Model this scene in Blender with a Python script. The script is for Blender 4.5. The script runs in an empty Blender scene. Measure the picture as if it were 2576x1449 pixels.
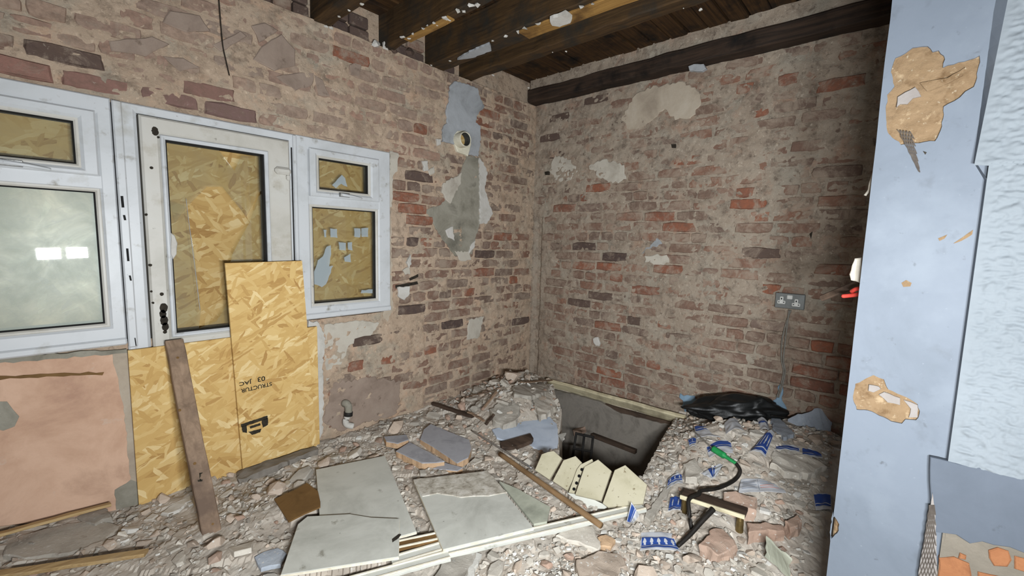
import bpy, bmesh, math, random
from mathutils import Vector, Matrix, noise

scene = bpy.context.scene
COL = scene.collection
RND = random.Random(11)

# ------------------------------------------------------------------ camera
FPX, YAW, PITCH, ROLL = 1085.0, math.radians(42.1), math.radians(6.2), math.radians(1.5)
CAM = Vector((-3.05, -2.52, 1.23))
_f0 = Vector((math.cos(YAW), math.sin(YAW), 0)); _r0 = Vector((math.sin(YAW), -math.cos(YAW), 0)); _u0 = Vector((0, 0, 1))
_cp, _sp, _cr, _sr = math.cos(PITCH), math.sin(PITCH), math.cos(ROLL), math.sin(ROLL)
_L = Matrix((_r0, -_u0, _f0))
_Rp = Matrix(((1, 0, 0), (0, _cp, -_sp), (0, _sp, _cp)))
_Rr = Matrix(((_cr, -_sr, 0), (_sr, _cr, 0), (0, 0, 1)))
M3 = _Rr @ _Rp @ _L                    # world -> camera (x right, y down, z forward)
cam_d = bpy.data.cameras.new('camera'); cam = bpy.data.objects.new('camera', cam_d); COL.objects.link(cam)
cam_d.sensor_fit = 'HORIZONTAL'; cam_d.sensor_width = 36; cam_d.lens = 36 * FPX / 2576.0
cam_d.clip_start = 0.02; cam_d.clip_end = 60
_rot = Matrix((M3[0], -M3[1], -M3[2])).transposed()
cam.matrix_world = Matrix.Translation(CAM) @ _rot.to_4x4()
scene.camera = cam

# ------------------------------------------------------------------ world, exposure
world = bpy.data.worlds.new('night_room'); scene.world = world; world.use_nodes = True
_bg = world.node_tree.nodes['Background']
_bg.inputs[0].default_value = (0.92, 0.95, 1.0, 1); _bg.inputs[1].default_value = 0.20
vs = scene.view_settings
vs.view_transform = 'Standard'; vs.look = 'None'; vs.gamma = 1.0; vs.use_curve_mapping = False
vs.exposure = 0.0
LAMP_STRENGTH = 800.0                  # the twin work light beside the camera, built at the end

# ------------------------------------------------------------------ pixel helpers
def ray(px, py):
    return M3.transposed() @ Vector(((px - 1288) / FPX, (py - 724.5) / FPX, 1))
def on_axis(px, py, ax, v):
    d = ray(px, py); return CAM + d * ((v - CAM[ax]) / d[ax])
def W(px, py, y=0.0): return on_axis(px, py, 1, y)       # window wall
def B(px, py, x=0.0): return on_axis(px, py, 0, x)       # back wall
def PO(px, py, x=-1.55): return on_axis(px, py, 0, x)    # pier
def F(px, py, z=0.0): return on_axis(px, py, 2, z)       # floor height
def on_plane(px, py, p0, n):
    d = ray(px, py); return CAM + d * ((p0 - CAM).dot(n) / d.dot(n))

# ------------------------------------------------------------------ colour / material helpers
def lin(c):
    c /= 255.0
    return c / 12.92 if c <= 0.04045 else ((c + 0.055) / 1.055) ** 2.4
def rgb(r, g, b, k=1.0): return (lin(r) * k, lin(g) * k, lin(b) * k, 1)

KS = dict(mortar_window_wall=1.55, mortar_back_wall=1.22, pink_render=1.3, rubble_dust=1.6, shard_grey=1.5, shard_pink=1.45, shard_white=1.2, shard_blue=1.3, shard_brick=1.2,
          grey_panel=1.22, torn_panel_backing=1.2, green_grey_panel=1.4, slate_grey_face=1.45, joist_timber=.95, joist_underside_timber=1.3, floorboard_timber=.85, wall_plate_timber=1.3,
          white_upvc=.74, yellowed_upvc=.74, cream_enamel=.72, blue_grey_skim=.52, brown_undercoat=.72, white_filler=.64, white_embossed_paper=.46, grey_blue_band=.50, corner_bead_mesh=.7,
          right_wall_mortar=.75, right_wall_brick=.8, plaster_white=.80, weathered_timber=1.3, pale_lath=1.1, cream_skirting=1.4, plaster_beige=1.25, plaster_pale=1.15, packet_paper=.78, flue_render=1.2, brick_old=1.35, brick_red=1.2, brick_purple=1.6, brick_pale=1.45, brick_dark=1.3, pit_concrete=1.2, brown_hardboard=1.0, broom_handle_wood=1.0)
def ks(name, c):
    k = KS.get(name, 1.0); return (min(.9, c[0] * k), min(.9, c[1] * k), min(.9, c[2] * k), 1)

class NT:
    def __init__(s, name):
        s.m = bpy.data.materials.new(name); s.m.use_nodes = True
        s.t = s.m.node_tree; s.b = s.t.nodes['Principled BSDF']; s.out = s.t.nodes['Material Output']
    def n(s, typ, **kw):
        x = s.t.nodes.new(typ)
        for k, v in kw.items(): setattr(x, k, v)
        return x
    def put(s, sock, v):
        if hasattr(v, 'is_output') or isinstance(v, bpy.types.NodeSocket): s.t.links.new(v, sock)
        else: sock.default_value = v
    def pos(s): return s.n('ShaderNodeNewGeometry').outputs['Position']
    def noise(s, vec, scale, detail=6, rough=0.6, dist=0.0):
        x = s.n('ShaderNodeTexNoise'); s.put(x.inputs['Vector'], vec)
        x.inputs['Scale'].default_value = scale; x.inputs['Detail'].default_value = detail
        x.inputs['Roughness'].default_value = rough; x.inputs['Distortion'].default_value = dist
        return x.outputs['Fac']
    def voro(s, vec, scale, feature='F1', out='Color'):
        x = s.n('ShaderNodeTexVoronoi', feature=feature); s.put(x.inputs['Vector'], vec); x.inputs['Scale'].default_value = scale
        return x.outputs[out]
    def ramp(s, fac, stops, mode='LINEAR'):
        x = s.n('ShaderNodeValToRGB'); s.put(x.inputs[0], fac); e = x.color_ramp.elements; x.color_ramp.interpolation = mode
        e[0].position, e[0].color = stops[0]; e[1].position, e[1].color = stops[-1]
        for p, c in stops[1:-1]:
            k = e.new(p); k.color = c
        return x.outputs[0]
    def mix(s, fac, a, b, mode='MIX'):
        x = s.n('ShaderNodeMix', data_type='RGBA', blend_type=mode)
        s.put(x.inputs[0], fac); s.put(x.inputs[6], a); s.put(x.inputs[7], b)
        return x.outputs[2]
    def math(s, op, a, b=0.0, clamp=False):
        x = s.n('ShaderNodeMath', operation=op); x.use_clamp = clamp; s.put(x.inputs[0], a); s.put(x.inputs[1], b); return x.outputs[0]
    def bump(s, h, strength, dist=0.01):
        x = s.n('ShaderNodeBump'); s.put(x.inputs['Height'], h); x.inputs['Strength'].default_value = strength; x.inputs['Distance'].default_value = dist
        s.t.links.new(x.outputs[0], s.b.inputs['Normal'])
    def val_var(s, col, amount):
        oi = s.n('ShaderNodeObjectInfo').outputs['Random']; isl = s.n('ShaderNodeNewGeometry').outputs['Random Per Island']
        r = s.math('FRACT', s.math('ADD', oi, isl))
        v = s.math('ADD', s.math('MULTIPLY', r, 2 * amount), 1 - amount)
        x = s.n('ShaderNodeHueSaturation'); s.put(x.inputs['Color'], col); s.put(x.inputs['Value'], v); return x.outputs[0]
    def done(s, col, rough=0.9, spec=0.25, metal=0.0):
        s.put(s.b.inputs['Base Color'], col); s.put(s.b.inputs['Roughness'], rough)
        s.b.inputs['Specular IOR Level'].default_value = spec; s.b.inputs['Metallic'].default_value = metal
        return s.m

def mk(name, stops, scale=6, detail=8, rough=0.9, bump=0.35, bscale=70, var=0.0, spots=None, spec=0.2, metal=0.0, dist=0.4, bd=0.006):
    t = NT(name); p = t.pos()
    stops = [(a, ks(name, c_)) for a, c_ in stops]
    if spots: spots = [(a, b, c_, ks(name, d)) for a, b, c_, d in spots]
    c = t.ramp(t.noise(p, scale, detail, 0.65, dist), stops)
    if spots:
        for (sc, lo, hi, colr) in spots:
            c = t.mix(t.ramp(t.noise(p, sc, 5, 0.6), [(lo, (0, 0, 0, 1)), (hi, (1, 1, 1, 1))]), c, colr)
    if var: c = t.val_var(c, var)
    if bump: t.bump(t.noise(p, bscale, 8, 0.7), bump, bd)
    return t.done(c, rough, spec, metal)

def S(*cols):
    n = len(cols); return [(0.28 + 0.44 * i / (n - 1), rgb(*c)) for i, c in enumerate(cols)]

MAT = {}
def mortar_mat(name, stops, grey, dark, pale, warm):
    t = NT(name); p = t.pos()
    c = t.ramp(t.noise(p, 2.2, 10, 0.7, 0.5), [(a, ks(name, c_)) for a, c_ in stops])
    def lay(c, sc, lo, hi, k, col, det=7, ro=.7):
        return t.mix(t.ramp(t.noise(p, sc, det, ro, .3), [(lo, (0, 0, 0, 1)), (hi, (k, k, k, 1))]), c, ks(name, rgb(*col)))
    c = lay(c, 3.4, .50, .66, .8, grey); c = lay(c, 6.5, .54, .66, .7, warm); c = lay(c, 11, .52, .68, .75, dark); c = lay(c, 27, .55, .68, .8, dark); c = lay(c, 40, .58, .68, .75, pale); c = lay(c, 95, .60, .70, .6, pale, 4)
    h = t.math('ADD', t.math('MULTIPLY', t.noise(p, 26, 9, .72), 1.0), t.math('MULTIPLY', t.noise(p, 120, 6, .7), .35))
    t.bump(h, 0.85, 0.011)
    return t.done(c, 0.96, 0.12)
MAT['mortar_w'] = mortar_mat('mortar_window_wall', S((118, 102, 88), (148, 130, 112), (156, 138, 120), (130, 117, 102)), (136, 130, 117), (98, 84, 72), (178, 160, 140), (164, 136, 114))
MAT['mortar_b'] = mortar_mat('mortar_back_wall', S((112, 98, 86), (142, 128, 113), (152, 139, 124), (124, 114, 102)), (148, 141, 128), (92, 80, 70), (182, 170, 154), (150, 122, 104))

def brick_mat(name, stops, haze, k=0.62):
    t = NT(name); p = t.pos()
    oi = t.n('ShaderNodeObjectInfo').outputs['Random']; isl = t.n('ShaderNodeNewGeometry').outputs['Random Per Island']
    r = t.math('FRACT', t.math('ADD', oi, isl))
    c = t.ramp(r, [(a, ks(name, c_)) for a, c_ in stops])
    c = t.mix(t.ramp(t.noise(p, 30, 8, 0.75), [(0.38, (0, 0, 0, 1)), (0.72, (.8, .8, .8, 1))]), c, ks(name, rgb(92, 76, 66)))
    hz = t.ramp(t.noise(p, 8, 10, 0.78, 0.6), [(haze, (0, 0, 0, 1)), (haze + 0.14, (1, 1, 1, 1))])
    c = t.mix(t.math('MULTIPLY', hz, k), c, rgb(158, 142, 126))
    c = t.mix(t.ramp(t.noise(p, 75, 4, 0.6), [(0.66, (0, 0, 0, 1)), (0.74, (.7, .7, .7, 1))]), c, rgb(176, 164, 150))
    t.bump(t.noise(p, 80, 9, 0.75), 0.7, 0.006)
    return t.done(c, 0.95, 0.12)
MAT['brick'] = brick_mat('brick_old', [(0, rgb(96, 82, 74)), (0.3, rgb(112, 92, 80)), (0.6, rgb(116, 90, 77)), (0.85, rgb(124, 90, 74)), (1, rgb(104, 90, 82))], 0.44, 0.85)
MAT['brick_pale'] = brick_mat('brick_pale', [(0, rgb(140, 122, 108)), (0.3, rgb(148, 126, 110)), (0.6, rgb(136, 114, 101)), (0.85, rgb(146, 118, 102)), (1, rgb(132, 118, 106))], 0.50, .8)
MAT['brick_red'] = brick_mat('brick_red', [(0, rgb(126, 86, 70)), (0.5, rgb(142, 88, 66)), (1, rgb(120, 82, 68))], 0.47, .82)
MAT['brick_purple'] = brick_mat('brick_purple', [(0, rgb(112, 86, 78)), (0.5, rgb(124, 92, 82)), (1, rgb(100, 80, 76))], 0.58)
MAT['brick_dark'] = brick_mat('brick_dark', [(0, rgb(74, 62, 56)), (0.5, rgb(86, 72, 66)), (1, rgb(66, 56, 54))], 0.52, .8)

MAT['pink_render'] = mk('pink_render', S((150, 118, 100), (172, 140, 118), (186, 155, 133), (160, 130, 110)), 3.2, 8, 0.9, 0.25, 30,
                        spots=[(4.3, 0.62, 0.68, rgb(176, 160, 146)), (2.2, 0.66, 0.72, rgb(128, 104, 90))])
MAT['pink_grey'] = mk('pink_grey_render', S((126, 110, 98), (148, 131, 118), (158, 142, 128)), 6, 9, .95, .5, 40, spots=[(20, .6, .7, rgb(116, 100, 88))])
MAT['plaster_grey'] = mk('plaster_grey', S((128, 130, 130), (160, 163, 166), (176, 180, 184)), 5, 7, 0.85, 0.3, 60)
MAT['plaster_white'] = mk('plaster_white', S((186, 182, 172), (214, 210, 202), (224, 222, 216)), 8, 7, 0.9, 0.4, 50)
MAT['plaster_beige'] = mk('plaster_beige', S((134, 122, 108), (158, 146, 130), (170, 160, 145)), 5, 8, 0.95, 0.4, 50)
MAT['plaster_pale'] = mk('plaster_pale', S((150, 142, 130), (176, 170, 158), (168, 160, 148)), 7, 8, 0.95, 0.4, 50)
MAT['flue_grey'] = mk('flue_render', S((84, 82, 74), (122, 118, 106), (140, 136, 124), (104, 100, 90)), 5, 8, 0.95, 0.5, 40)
MAT['blue_paint'] = mk('blue_paint', S((112, 140, 160), (134, 160, 180), (126, 152, 172)), 9, 6, 0.7, 0.2, 60)

def rubble_mat(name, stops, var):
    t = NT(name); p = t.pos()
    c = t.ramp(t.noise(p, 5, 8, 0.65, 0.4), [(a, ks(name, c_)) for a, c_ in stops])
    c = t.mix(t.ramp(t.noise(p, 55, 4, 0.6), [(0.62, (0, 0, 0, 1)), (0.70, (1, 1, 1, 1))]), c, rgb(208, 204, 196))
    c = t.mix(t.ramp(t.noise(p, 17, 5, 0.6), [(0.64, (0, 0, 0, 1)), (0.76, (1, 1, 1, 1))]), c, rgb(134, 118, 104))
    if var: c = t.val_var(c, var)
    t.bump(t.noise(p, 65, 9, 0.75), 0.6, 0.006)
    return t.done(c, 0.97, 0.15)
MAT['rubble_floor'] = rubble_mat('rubble_dust', S((118, 110, 101), (146, 137, 126), (156, 149, 139), (132, 124, 115)), 0)
MAT['shard_grey'] = rubble_mat('shard_grey', S((128, 122, 113), (154, 148, 138), (164, 158, 148)), 0.28)
MAT['shard_pink'] = rubble_mat('shard_pink', S((134, 121, 108), (158, 144, 130), (154, 140, 127)), 0.22)
MAT['shard_white'] = rubble_mat('shard_white', S((168, 165, 156), (190, 187, 180), (200, 197, 190)), 0.12)
MAT['shard_blue'] = rubble_mat('shard_blue', S((128, 134, 142), (150, 156, 164), (160, 166, 172)), 0.1)
MAT['shard_brick'] = rubble_mat('shard_brick', S((144, 118, 102), (162, 138, 122), (156, 138, 124)), 0.14)

def wood_mat(name, dark, light, axis_scale, rough=0.75, bump=0.3, stain=None):
    t = NT(name); p = t.pos()
    mp = t.n('ShaderNodeMapping'); t.put(mp.inputs['Vector'], p); mp.inputs['Scale'].default_value = axis_scale
    g = t.noise(mp.outputs[0], 1.0, 7, 0.65, 0.6)
    c = t.ramp(g, [(0.3, ks(name, rgb(*dark))), (0.7, ks(name, rgb(*light)))])
    if stain: c = t.mix(t.ramp(t.noise(p, 5, 6, 0.6), [(0.48, (0, 0, 0, 1)), (0.66, (1, 1, 1, 1))]), c, ks(name, rgb(*stain)))
    t.bump(g, bump, 0.006); return t.done(c, rough, 0.25)
MAT['joist'] = wood_mat('joist_timber', (44, 32, 20), (88, 66, 40), (60, 3, 60), stain=(46, 42, 36))
MAT['joist_pale'] = wood_mat('joist_underside_timber', (112, 82, 42), (150, 116, 64), (60, 3, 60), stain=(84, 60, 32))  # paler copy of the joist timber for lit, clean undersides
MAT['floorboard'] = wood_mat('floorboard_timber', (36, 23, 12), (86, 60, 32), (3, 70, 70), stain=(22, 17, 13))
MAT['plate_beam'] = wood_mat('wall_plate_timber', (26, 21, 18), (60, 46, 36), (50, 3, 50), stain=(16, 14, 13))
MAT['old_timber'] = wood_mat('weathered_timber', (100, 82, 66), (140, 118, 98), (30, 30, 4), stain=(92, 76, 64))
MAT['lath'] = wood_mat('pale_lath', (140, 112, 74), (188, 162, 118), (4, 50, 50), stain=(150, 130, 104))
MAT['skirting'] = wood_mat('cream_skirting', (150, 140, 114), (190, 182, 154), (40, 4, 40), stain=(120, 112, 92))
MAT['broom'] = wood_mat('broom_handle_wood', (106, 82, 56), (142, 114, 82), (20, 4, 20))
MAT['brown_board'] = wood_mat('brown_hardboard', (98, 72, 40), (124, 94, 56), (10, 10, 10))
MAT['dark_board'] = wood_mat('dark_board', (44, 34, 28), (86, 70, 58), (20, 5, 20))
MAT['tile'] = mk('grey_panel', S((150, 150, 142), (174, 174, 166), (184, 184, 176)), 4, 8, 0.6, 0.08, 40,
                 spots=[(14, 0.64, 0.74, rgb(128, 126, 116)), (45, 0.70, 0.76, rgb(110, 106, 98))], spec=0.35)
MAT['tile_edge'] = mk('panel_edge_cream', S((200, 190, 168), (226, 220, 204)), 30, 5, 0.9, 0.2, 60)
MAT['tile_torn'] = mk('torn_panel_backing', S((120, 112, 98), (172, 166, 154), (200, 196, 188)), 24, 9, 0.95, 0.7, 60)
MAT['tile_green'] = mk('green_grey_panel', S((120, 122, 110), (146, 148, 134), (158, 158, 146)), 6, 8, 0.7, 0.15, 40)
MAT['slate'] = mk('slate_grey_face', S((116, 116, 120), (138, 138, 142), (130, 130, 134)), 9, 6, 0.8, 0.15, 70)
MAT['buff_edge'] = mk('buff_plaster_edge', S((160, 128, 98), (192, 162, 130), (180, 150, 120)), 30, 6, 0.95, 0.7, 50)
MAT['pale_blue'] = mk('pale_blue_board', S((166, 176, 190), (186, 196, 210), (196, 204, 214)), 6, 6, 0.7, 0.08, 60)
MAT['cream'] = mk('cream_enamel', S((184, 176, 146), (208, 200, 172), (214, 206, 180)), 5, 6, 0.45, 0.05, 60,
                  spots=[(34, 0.64, 0.72, rgb(128, 112, 80)), (90, 0.68, 0.72, rgb(90, 78, 56))], spec=0.4)
MAT['black_metal'] = mk('black_metal', S((26, 25, 24), (48, 46, 44)), 12, 5, 0.6, 0.2, 40)
MAT['black'] = mk('black_gap', S((10, 10, 10), (18, 17, 16)), 12, 3, 0.9, 0)
MAT['bag'] = mk('bin_bag_plastic', S((12, 13, 13), (24, 25, 25)), 8, 4, 0.42, 0.25, 60, spec=0.4)
MAT['cable_black'] = mk('black_rubber', S((22, 20, 18), (40, 36, 32)), 20, 4, 0.55, 0)
MAT['cable_grey'] = mk('grey_cable_sheath', S((110, 106, 98), (142, 138, 130)), 30, 4, 0.7, 0.1)
MAT['green'] = mk('green_plastic', S((26, 110, 58), (44, 148, 82)), 30, 4, 0.5, 0.1)
MAT['red_wire'] = mk('red_wire_sheath', S((196, 62, 54), (222, 84, 72)), 20, 4, 0.5, 0)
MAT['brass'] = mk('tarnished_brass', S((92, 76, 46), (140, 120, 78)), 16, 6, 0.4, 0.2, 50, metal=0.7)
MAT['steel'] = mk('steel_tube', S((150, 150, 150), (190, 190, 190)), 40, 4, 0.3, 0.1, metal=0.85)
MAT['paper'] = mk('packet_paper', S((196, 198, 202), (220, 222, 226)), 10, 5, 0.6, 0.15, 30, spec=0.3)
MAT['paper_blue'] = mk('packet_blue_print', S((34, 62, 128), (52, 82, 152)), 10, 4, 0.55, 0.1, 30, spec=0.3)
MAT['paper_text'] = mk('packet_grey_print', S((120, 128, 142), (146, 152, 164)), 10, 4, 0.6, 0)
MAT['paper_red'] = mk('packet_red_print', S((196, 132, 124), (210, 150, 142)), 10, 4, 0.6, 0)
MAT['stamp'] = mk('black_stamp_ink', S((34, 32, 28), (62, 56, 44)), 40, 6, 0.9, 0)
MAT['foam'] = mk('cream_foam', S((200, 194, 172), (222, 217, 198)), 14, 5, 0.8, 0.4, 40)
MAT['pipe_bore'] = mk('dark_pipe_bore', S((52, 52, 50), (78, 78, 74)), 20, 4, .8, .1)
MAT['upvc'] = mk('white_upvc', S((206, 208, 208), (224, 227, 229), (228, 230, 232)), 4, 7, 0.38, 0.03, 40,
                 spots=[(6, 0.58, 0.76, rgb(184, 181, 170)), (16, 0.62, 0.78, rgb(150, 143, 128)), (50, .68, .76, rgb(120, 112, 100))], spec=0.45)
MAT['upvc_cream'] = mk('yellowed_upvc', S((200, 196, 184), (218, 214, 204), (222, 220, 212)), 5, 7, 0.42, 0.03, 40,
                       spots=[(7, 0.58, 0.74, rgb(188, 180, 162)), (24, 0.68, 0.76, rgb(120, 112, 98))], spec=0.45)
MAT['gasket'] = mk('black_gasket', S((16, 16, 16), (30, 29, 28)), 20, 3, 0.7, 0)
MAT['grime'] = mk('grime', S((30, 27, 23), (60, 54, 46)), 40, 5, 0.95, 0.5, 80)  # also colours the painted shade of the wall chases
MAT['chrome'] = mk('worn_chrome', S((120, 120, 118), (170, 170, 168)), 30, 4, 0.35, 0.1, metal=0.8)
MAT['pier_skim'] = mk('blue_grey_skim', S((112, 121, 132), (124, 133, 145), (130, 139, 151)), 2.4, 7, 0.62, 0.06, 30,
                      spots=[(5, .52, .72, rgb(134, 143, 154)), (12, 0.60, 0.78, rgb(108, 115, 124)), (34, 0.66, 0.76, rgb(100, 106, 114)), (80, .68, .74, rgb(146, 154, 163))], spec=0.3)
MAT['pier_brown'] = mk('brown_undercoat', S((118, 94, 68), (142, 118, 90), (132, 108, 80)), 14, 8, 0.95, 0.8, 60,
                       spots=[(24, .54, .66, rgb(112, 88, 62)), (38, .58, .68, rgb(168, 146, 116)), (90, 0.62, 0.72, rgb(178, 164, 140))])
MAT['pier_white'] = mk('white_filler', S((142, 134, 128), (156, 150, 146)), 20, 5, 0.9, 0.3, 60)
MAT['wallpaper'] = mk('white_embossed_paper', S((146, 154, 160), (158, 166, 172)), 5, 5, 0.75, 0.1, 60, spec=0.3)
MAT['pier_band'] = mk('grey_blue_band', S((98, 106, 117), (110, 118, 130)), 6, 6, 0.7, 0.08, 40,
                      spots=[(18, 0.68, 0.76, rgb(82, 87, 94))])
MAT['mesh_wire'] = mk('corner_bead_mesh', S((92, 84, 78), (124, 116, 108)), 40, 4, 0.6, 0.2, metal=0.3)
MAT['right_mortar'] = mk('right_wall_mortar', S((104, 98, 88), (128, 120, 108)), 9, 8, 0.95, 0.7, 40)
MAT['right_brick'] = mk('right_wall_brick', S((122, 78, 52), (146, 98, 66), (136, 88, 58)), 14, 7, 0.95, 0.5, 60)
MAT['concrete'] = mk('pit_concrete', S((78, 74, 68), (120, 114, 106), (100, 96, 90)), 5, 8, 0.95, 0.5, 40)
MAT['socket'] = mk('socket_plate_metal', S((96, 98, 96), (120, 122, 120)), 14, 5, 0.45, 0.1, metal=0.4)
MAT['white_plastic'] = mk('white_plastic', S((206, 206, 200), (220, 220, 216)), 10, 4, 0.4, 0)
MAT['lamp_body'] = mk('lamp_housing', S((40, 40, 40), (60, 60, 60)), 10, 4, 0.5, 0)

def osb_mat(name, k=1.0):
    t = NT(name); p = t.pos()
    sx = t.n('ShaderNodeSeparateXYZ'); t.put(sx.inputs[0], p)
    cb = t.n('ShaderNodeCombineXYZ'); t.put(cb.inputs[0], sx.outputs[0]); t.put(cb.inputs[1], sx.outputs[2])
    wob = t.n('ShaderNodeTexNoise'); t.put(wob.inputs['Vector'], cb.outputs[0]); wob.inputs['Scale'].default_value = 30
    wv = t.n('ShaderNodeVectorMath', operation='MULTIPLY_ADD'); t.put(wv.inputs[0], wob.outputs['Color']); wv.inputs[1].default_value = (0.014, 0.014, 0); t.put(wv.inputs[2], cb.outputs[0])
    def layer(ang, seed, sc):
        mp = t.n('ShaderNodeMapping', vector_type='TEXTURE'); t.put(mp.inputs['Vector'], wv.outputs[0])
        mp.inputs['Rotation'].default_value = (0, 0, math.radians(ang)); mp.inputs['Location'].default_value = (seed, seed * 1.7, 0); mp.inputs['Scale'].default_value = (1 / sc[0], 1 / sc[1], 1)
        v = t.n('ShaderNodeTexVoronoi', feature='F1', voronoi_dimensions='2D'); t.put(v.inputs['Vector'], mp.outputs[0]); v.inputs['Scale'].default_value = 1
        s2 = t.n('ShaderNodeSeparateColor'); t.put(s2.inputs[0], v.outputs['Color'])
        fb = t.n('ShaderNodeMapping'); t.put(fb.inputs['Vector'], mp.outputs[0]); fb.inputs['Scale'].default_value = (.6, 5, 1)
        fibre = t.noise(fb.outputs[0], 1.5, 5, .6)
        val = t.math('ADD', t.math('MULTIPLY', s2.outputs[0], .75), t.math('MULTIPLY', fibre, .25))
        return val, s2.outputs[1]
    v, _ = layer(10, 3.1, (9, 26, 1))
    for ang, seed, sc, th in ((-30, 7.7, (10, 36, 1), .60), (40, 5.2, (10, 40, 1), .64), (-10, 1.2, (9, 44, 1), .60), (22, 9.4, (11, 46, 1), .62), (70, 4.4, (13, 60, 1), .84), (-55, 6.1, (14, 60, 1), .84), (30, 2.6, (8, 110, 1), .90)):
        b, sel = layer(ang, seed, sc); v = t.mix(t.math('GREATER_THAN', sel, th), v, b)
    col = t.ramp(v, [(0.10, rgb(166, 126, 72, k)), (0.22, rgb(194, 158, 97, k)), (0.5, rgb(205, 171, 109, k)), (0.74, rgb(212, 181, 121, k)), (0.88, rgb(228, 204, 152, k))])
    col = t.mix(t.ramp(t.noise(cb.outputs[0], 3, 5, .6), [(.45, (0, 0, 0, 1)), (.75, (.5, .5, .5, 1))]), col, rgb(186, 148, 88, k))
    t.bump(v, 0.2, 0.003)
    return t.done(col, 0.75, 0.25)
MAT['osb'] = osb_mat('osb_board')
MAT['osb_out'] = osb_mat('osb_board_outside', 0.80)

def glass_mat(name, dirt_lo, dirt_col, dirt_k, haze):
    t = NT(name); p = t.pos()
    tr = t.n('ShaderNodeBsdfTransparent'); tr.inputs[0].default_value = (0.96, 0.97, 0.95, 1)
    gl = t.n('ShaderNodeBsdfGlossy'); gl.inputs['Roughness'].default_value = 0.015
    gh = t.n('ShaderNodeBsdfGlossy'); gh.inputs['Roughness'].default_value = 0.42; gh.inputs['Color'].default_value = (0.9, 1.0, 0.95, 1)
    df = t.n('ShaderNodeBsdfDiffuse'); df.inputs[0].default_value = dirt_col
    fr = t.n('ShaderNodeFresnel'); fr.inputs[0].default_value = 1.5
    m1 = t.n('ShaderNodeMixShader'); t.put(m1.inputs[0], fr.outputs[0]); t.put(m1.inputs[1], tr.outputs[0]); t.put(m1.inputs[2], gl.outputs[0])
    m1b = t.n('ShaderNodeMixShader'); m1b.inputs[0].default_value = haze; t.put(m1b.inputs[1], m1.outputs[0]); t.put(m1b.inputs[2], gh.outputs[0])
    dn = t.ramp(t.noise(p, 5.5, 9, 0.72, 0.6), [(dirt_lo, (0.03, 0.03, 0.03, 1)), (dirt_lo + 0.3, (dirt_k, dirt_k, dirt_k, 1))])
    m2 = t.n('ShaderNodeMixShader'); t.put(m2.inputs[0], dn); t.put(m2.inputs[1], m1b.outputs[0]); t.put(m2.inputs[2], df.outputs[0])
    t.t.links.new(m2.outputs[0], t.out.inputs['Surface'])
    return t.m
MAT['glass'] = glass_mat('window_glass', 0.46, rgb(168, 164, 142), 0.11, 0.006)
MAT['glass_dirty'] = glass_mat('grimy_window_glass', 0.34, rgb(170, 174, 158), 0.5, 0.06)
MAT['residue'] = glass_mat('sticker_residue', 0.1, rgb(178, 190, 196), 0.5, 0.01)

def emit_mat(name, strength):
    t = NT(name); e = t.n('ShaderNodeEmission'); e.inputs[0].default_value = (0.93, 0.97, 1.0, 1); e.inputs[1].default_value = strength
    t.t.links.new(e.outputs[0], t.out.inputs['Surface']); return t.m

# ------------------------------------------------------------------ object helpers
def tag(o, label=None, cat=None, group=None, kind=None):
    if label: o['label'] = label
    if cat: o['category'] = cat
    if group: o['group'] = group
    if kind: o['kind'] = kind
    return o
def link(name, me, mat=None, parent=None):
    if mat is not None: me.materials.append(MAT[mat] if isinstance(mat, str) else mat)
    o = bpy.data.objects.new(name, me); COL.objects.link(o)
    if parent is not None:
        o.parent = parent
        pm = parent.matrix_basis if parent.parent is None else parent.parent.matrix_basis @ parent.matrix_parent_inverse @ parent.matrix_basis
        o.matrix_parent_inverse = pm.inverted()
    return o
def from_bm(name, bm, mat, parent=None, smooth=False):
    bmesh.ops.recalc_face_normals(bm, faces=bm.faces)
    me = bpy.data.meshes.new(name); bm.to_mesh(me); bm.free()
    if smooth:
        for f in me.polygons: f.use_smooth = True
    return link(name, me, mat, parent)
def empty(name, loc, label, cat, group=None, kind=None):
    o = bpy.data.objects.new(name, None); COL.objects.link(o); o.location = loc; o.empty_display_size = 0.05
    return tag(o, label, cat, group, kind)

def jag(pts, amp, step, seed, closed=True):
    """roughen a polygon outline in its own plane"""
    out = []; r = random.Random(seed); n = len(pts)
    nrm = Vector((0, 0, 0))
    for i in range(n): nrm += (pts[i] - pts[0]).cross(pts[(i + 1) % n] - pts[0])
    nrm.normalize()
    for i in range(n):
        a, b = pts[i], pts[(i + 1) % n]; d = b - a; L = d.length; k = max(1, int(L / step)); side = d.cross(nrm).normalized() if L > 1e-6 else Vector()
        for j in range(k):
            t = j / k; q = a + d * t
            out.append(q + side * r.uniform(-amp, amp) * (1 if j else 0.5))
    return out
def prism_bm(pts, depth_vec, cham=0.0, bm=None):
    """pts = front outline, extruded along depth_vec (away from viewer); chamfered front rim"""
    bm = bm or bmesh.new()
    c = Vector((0, 0, 0))
    for p in pts: c += p
    c /= len(pts); n = len(pts); dn = depth_vec.normalized()
    if cham:
        fr = [bm.verts.new(p + (c - p).normalized() * cham) for p in pts]; md = [bm.verts.new(p + dn * cham * 0.8) for p in pts]
    else:
        fr = [bm.verts.new(p) for p in pts]; md = fr
    bk = [bm.verts.new(p + depth_vec) for p in pts]
    bm.faces.new(fr); bm.faces.new(bk[::-1])
    for i in range(n):
        j = (i + 1) % n
        if cham: bm.faces.new((fr[i], md[i], md[j], fr[j]))
        bm.faces.new((md[i], bk[i], bk[j], md[j]))
    return bm
def prism(name, pts, depth_vec, mat, parent=None, cham=0.0, jg=None, seed=1):
    if jg: pts = jag(pts, jg[0], jg[1], seed)
    return from_bm(name, prism_bm(pts, depth_vec, cham), mat, parent)
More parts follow.
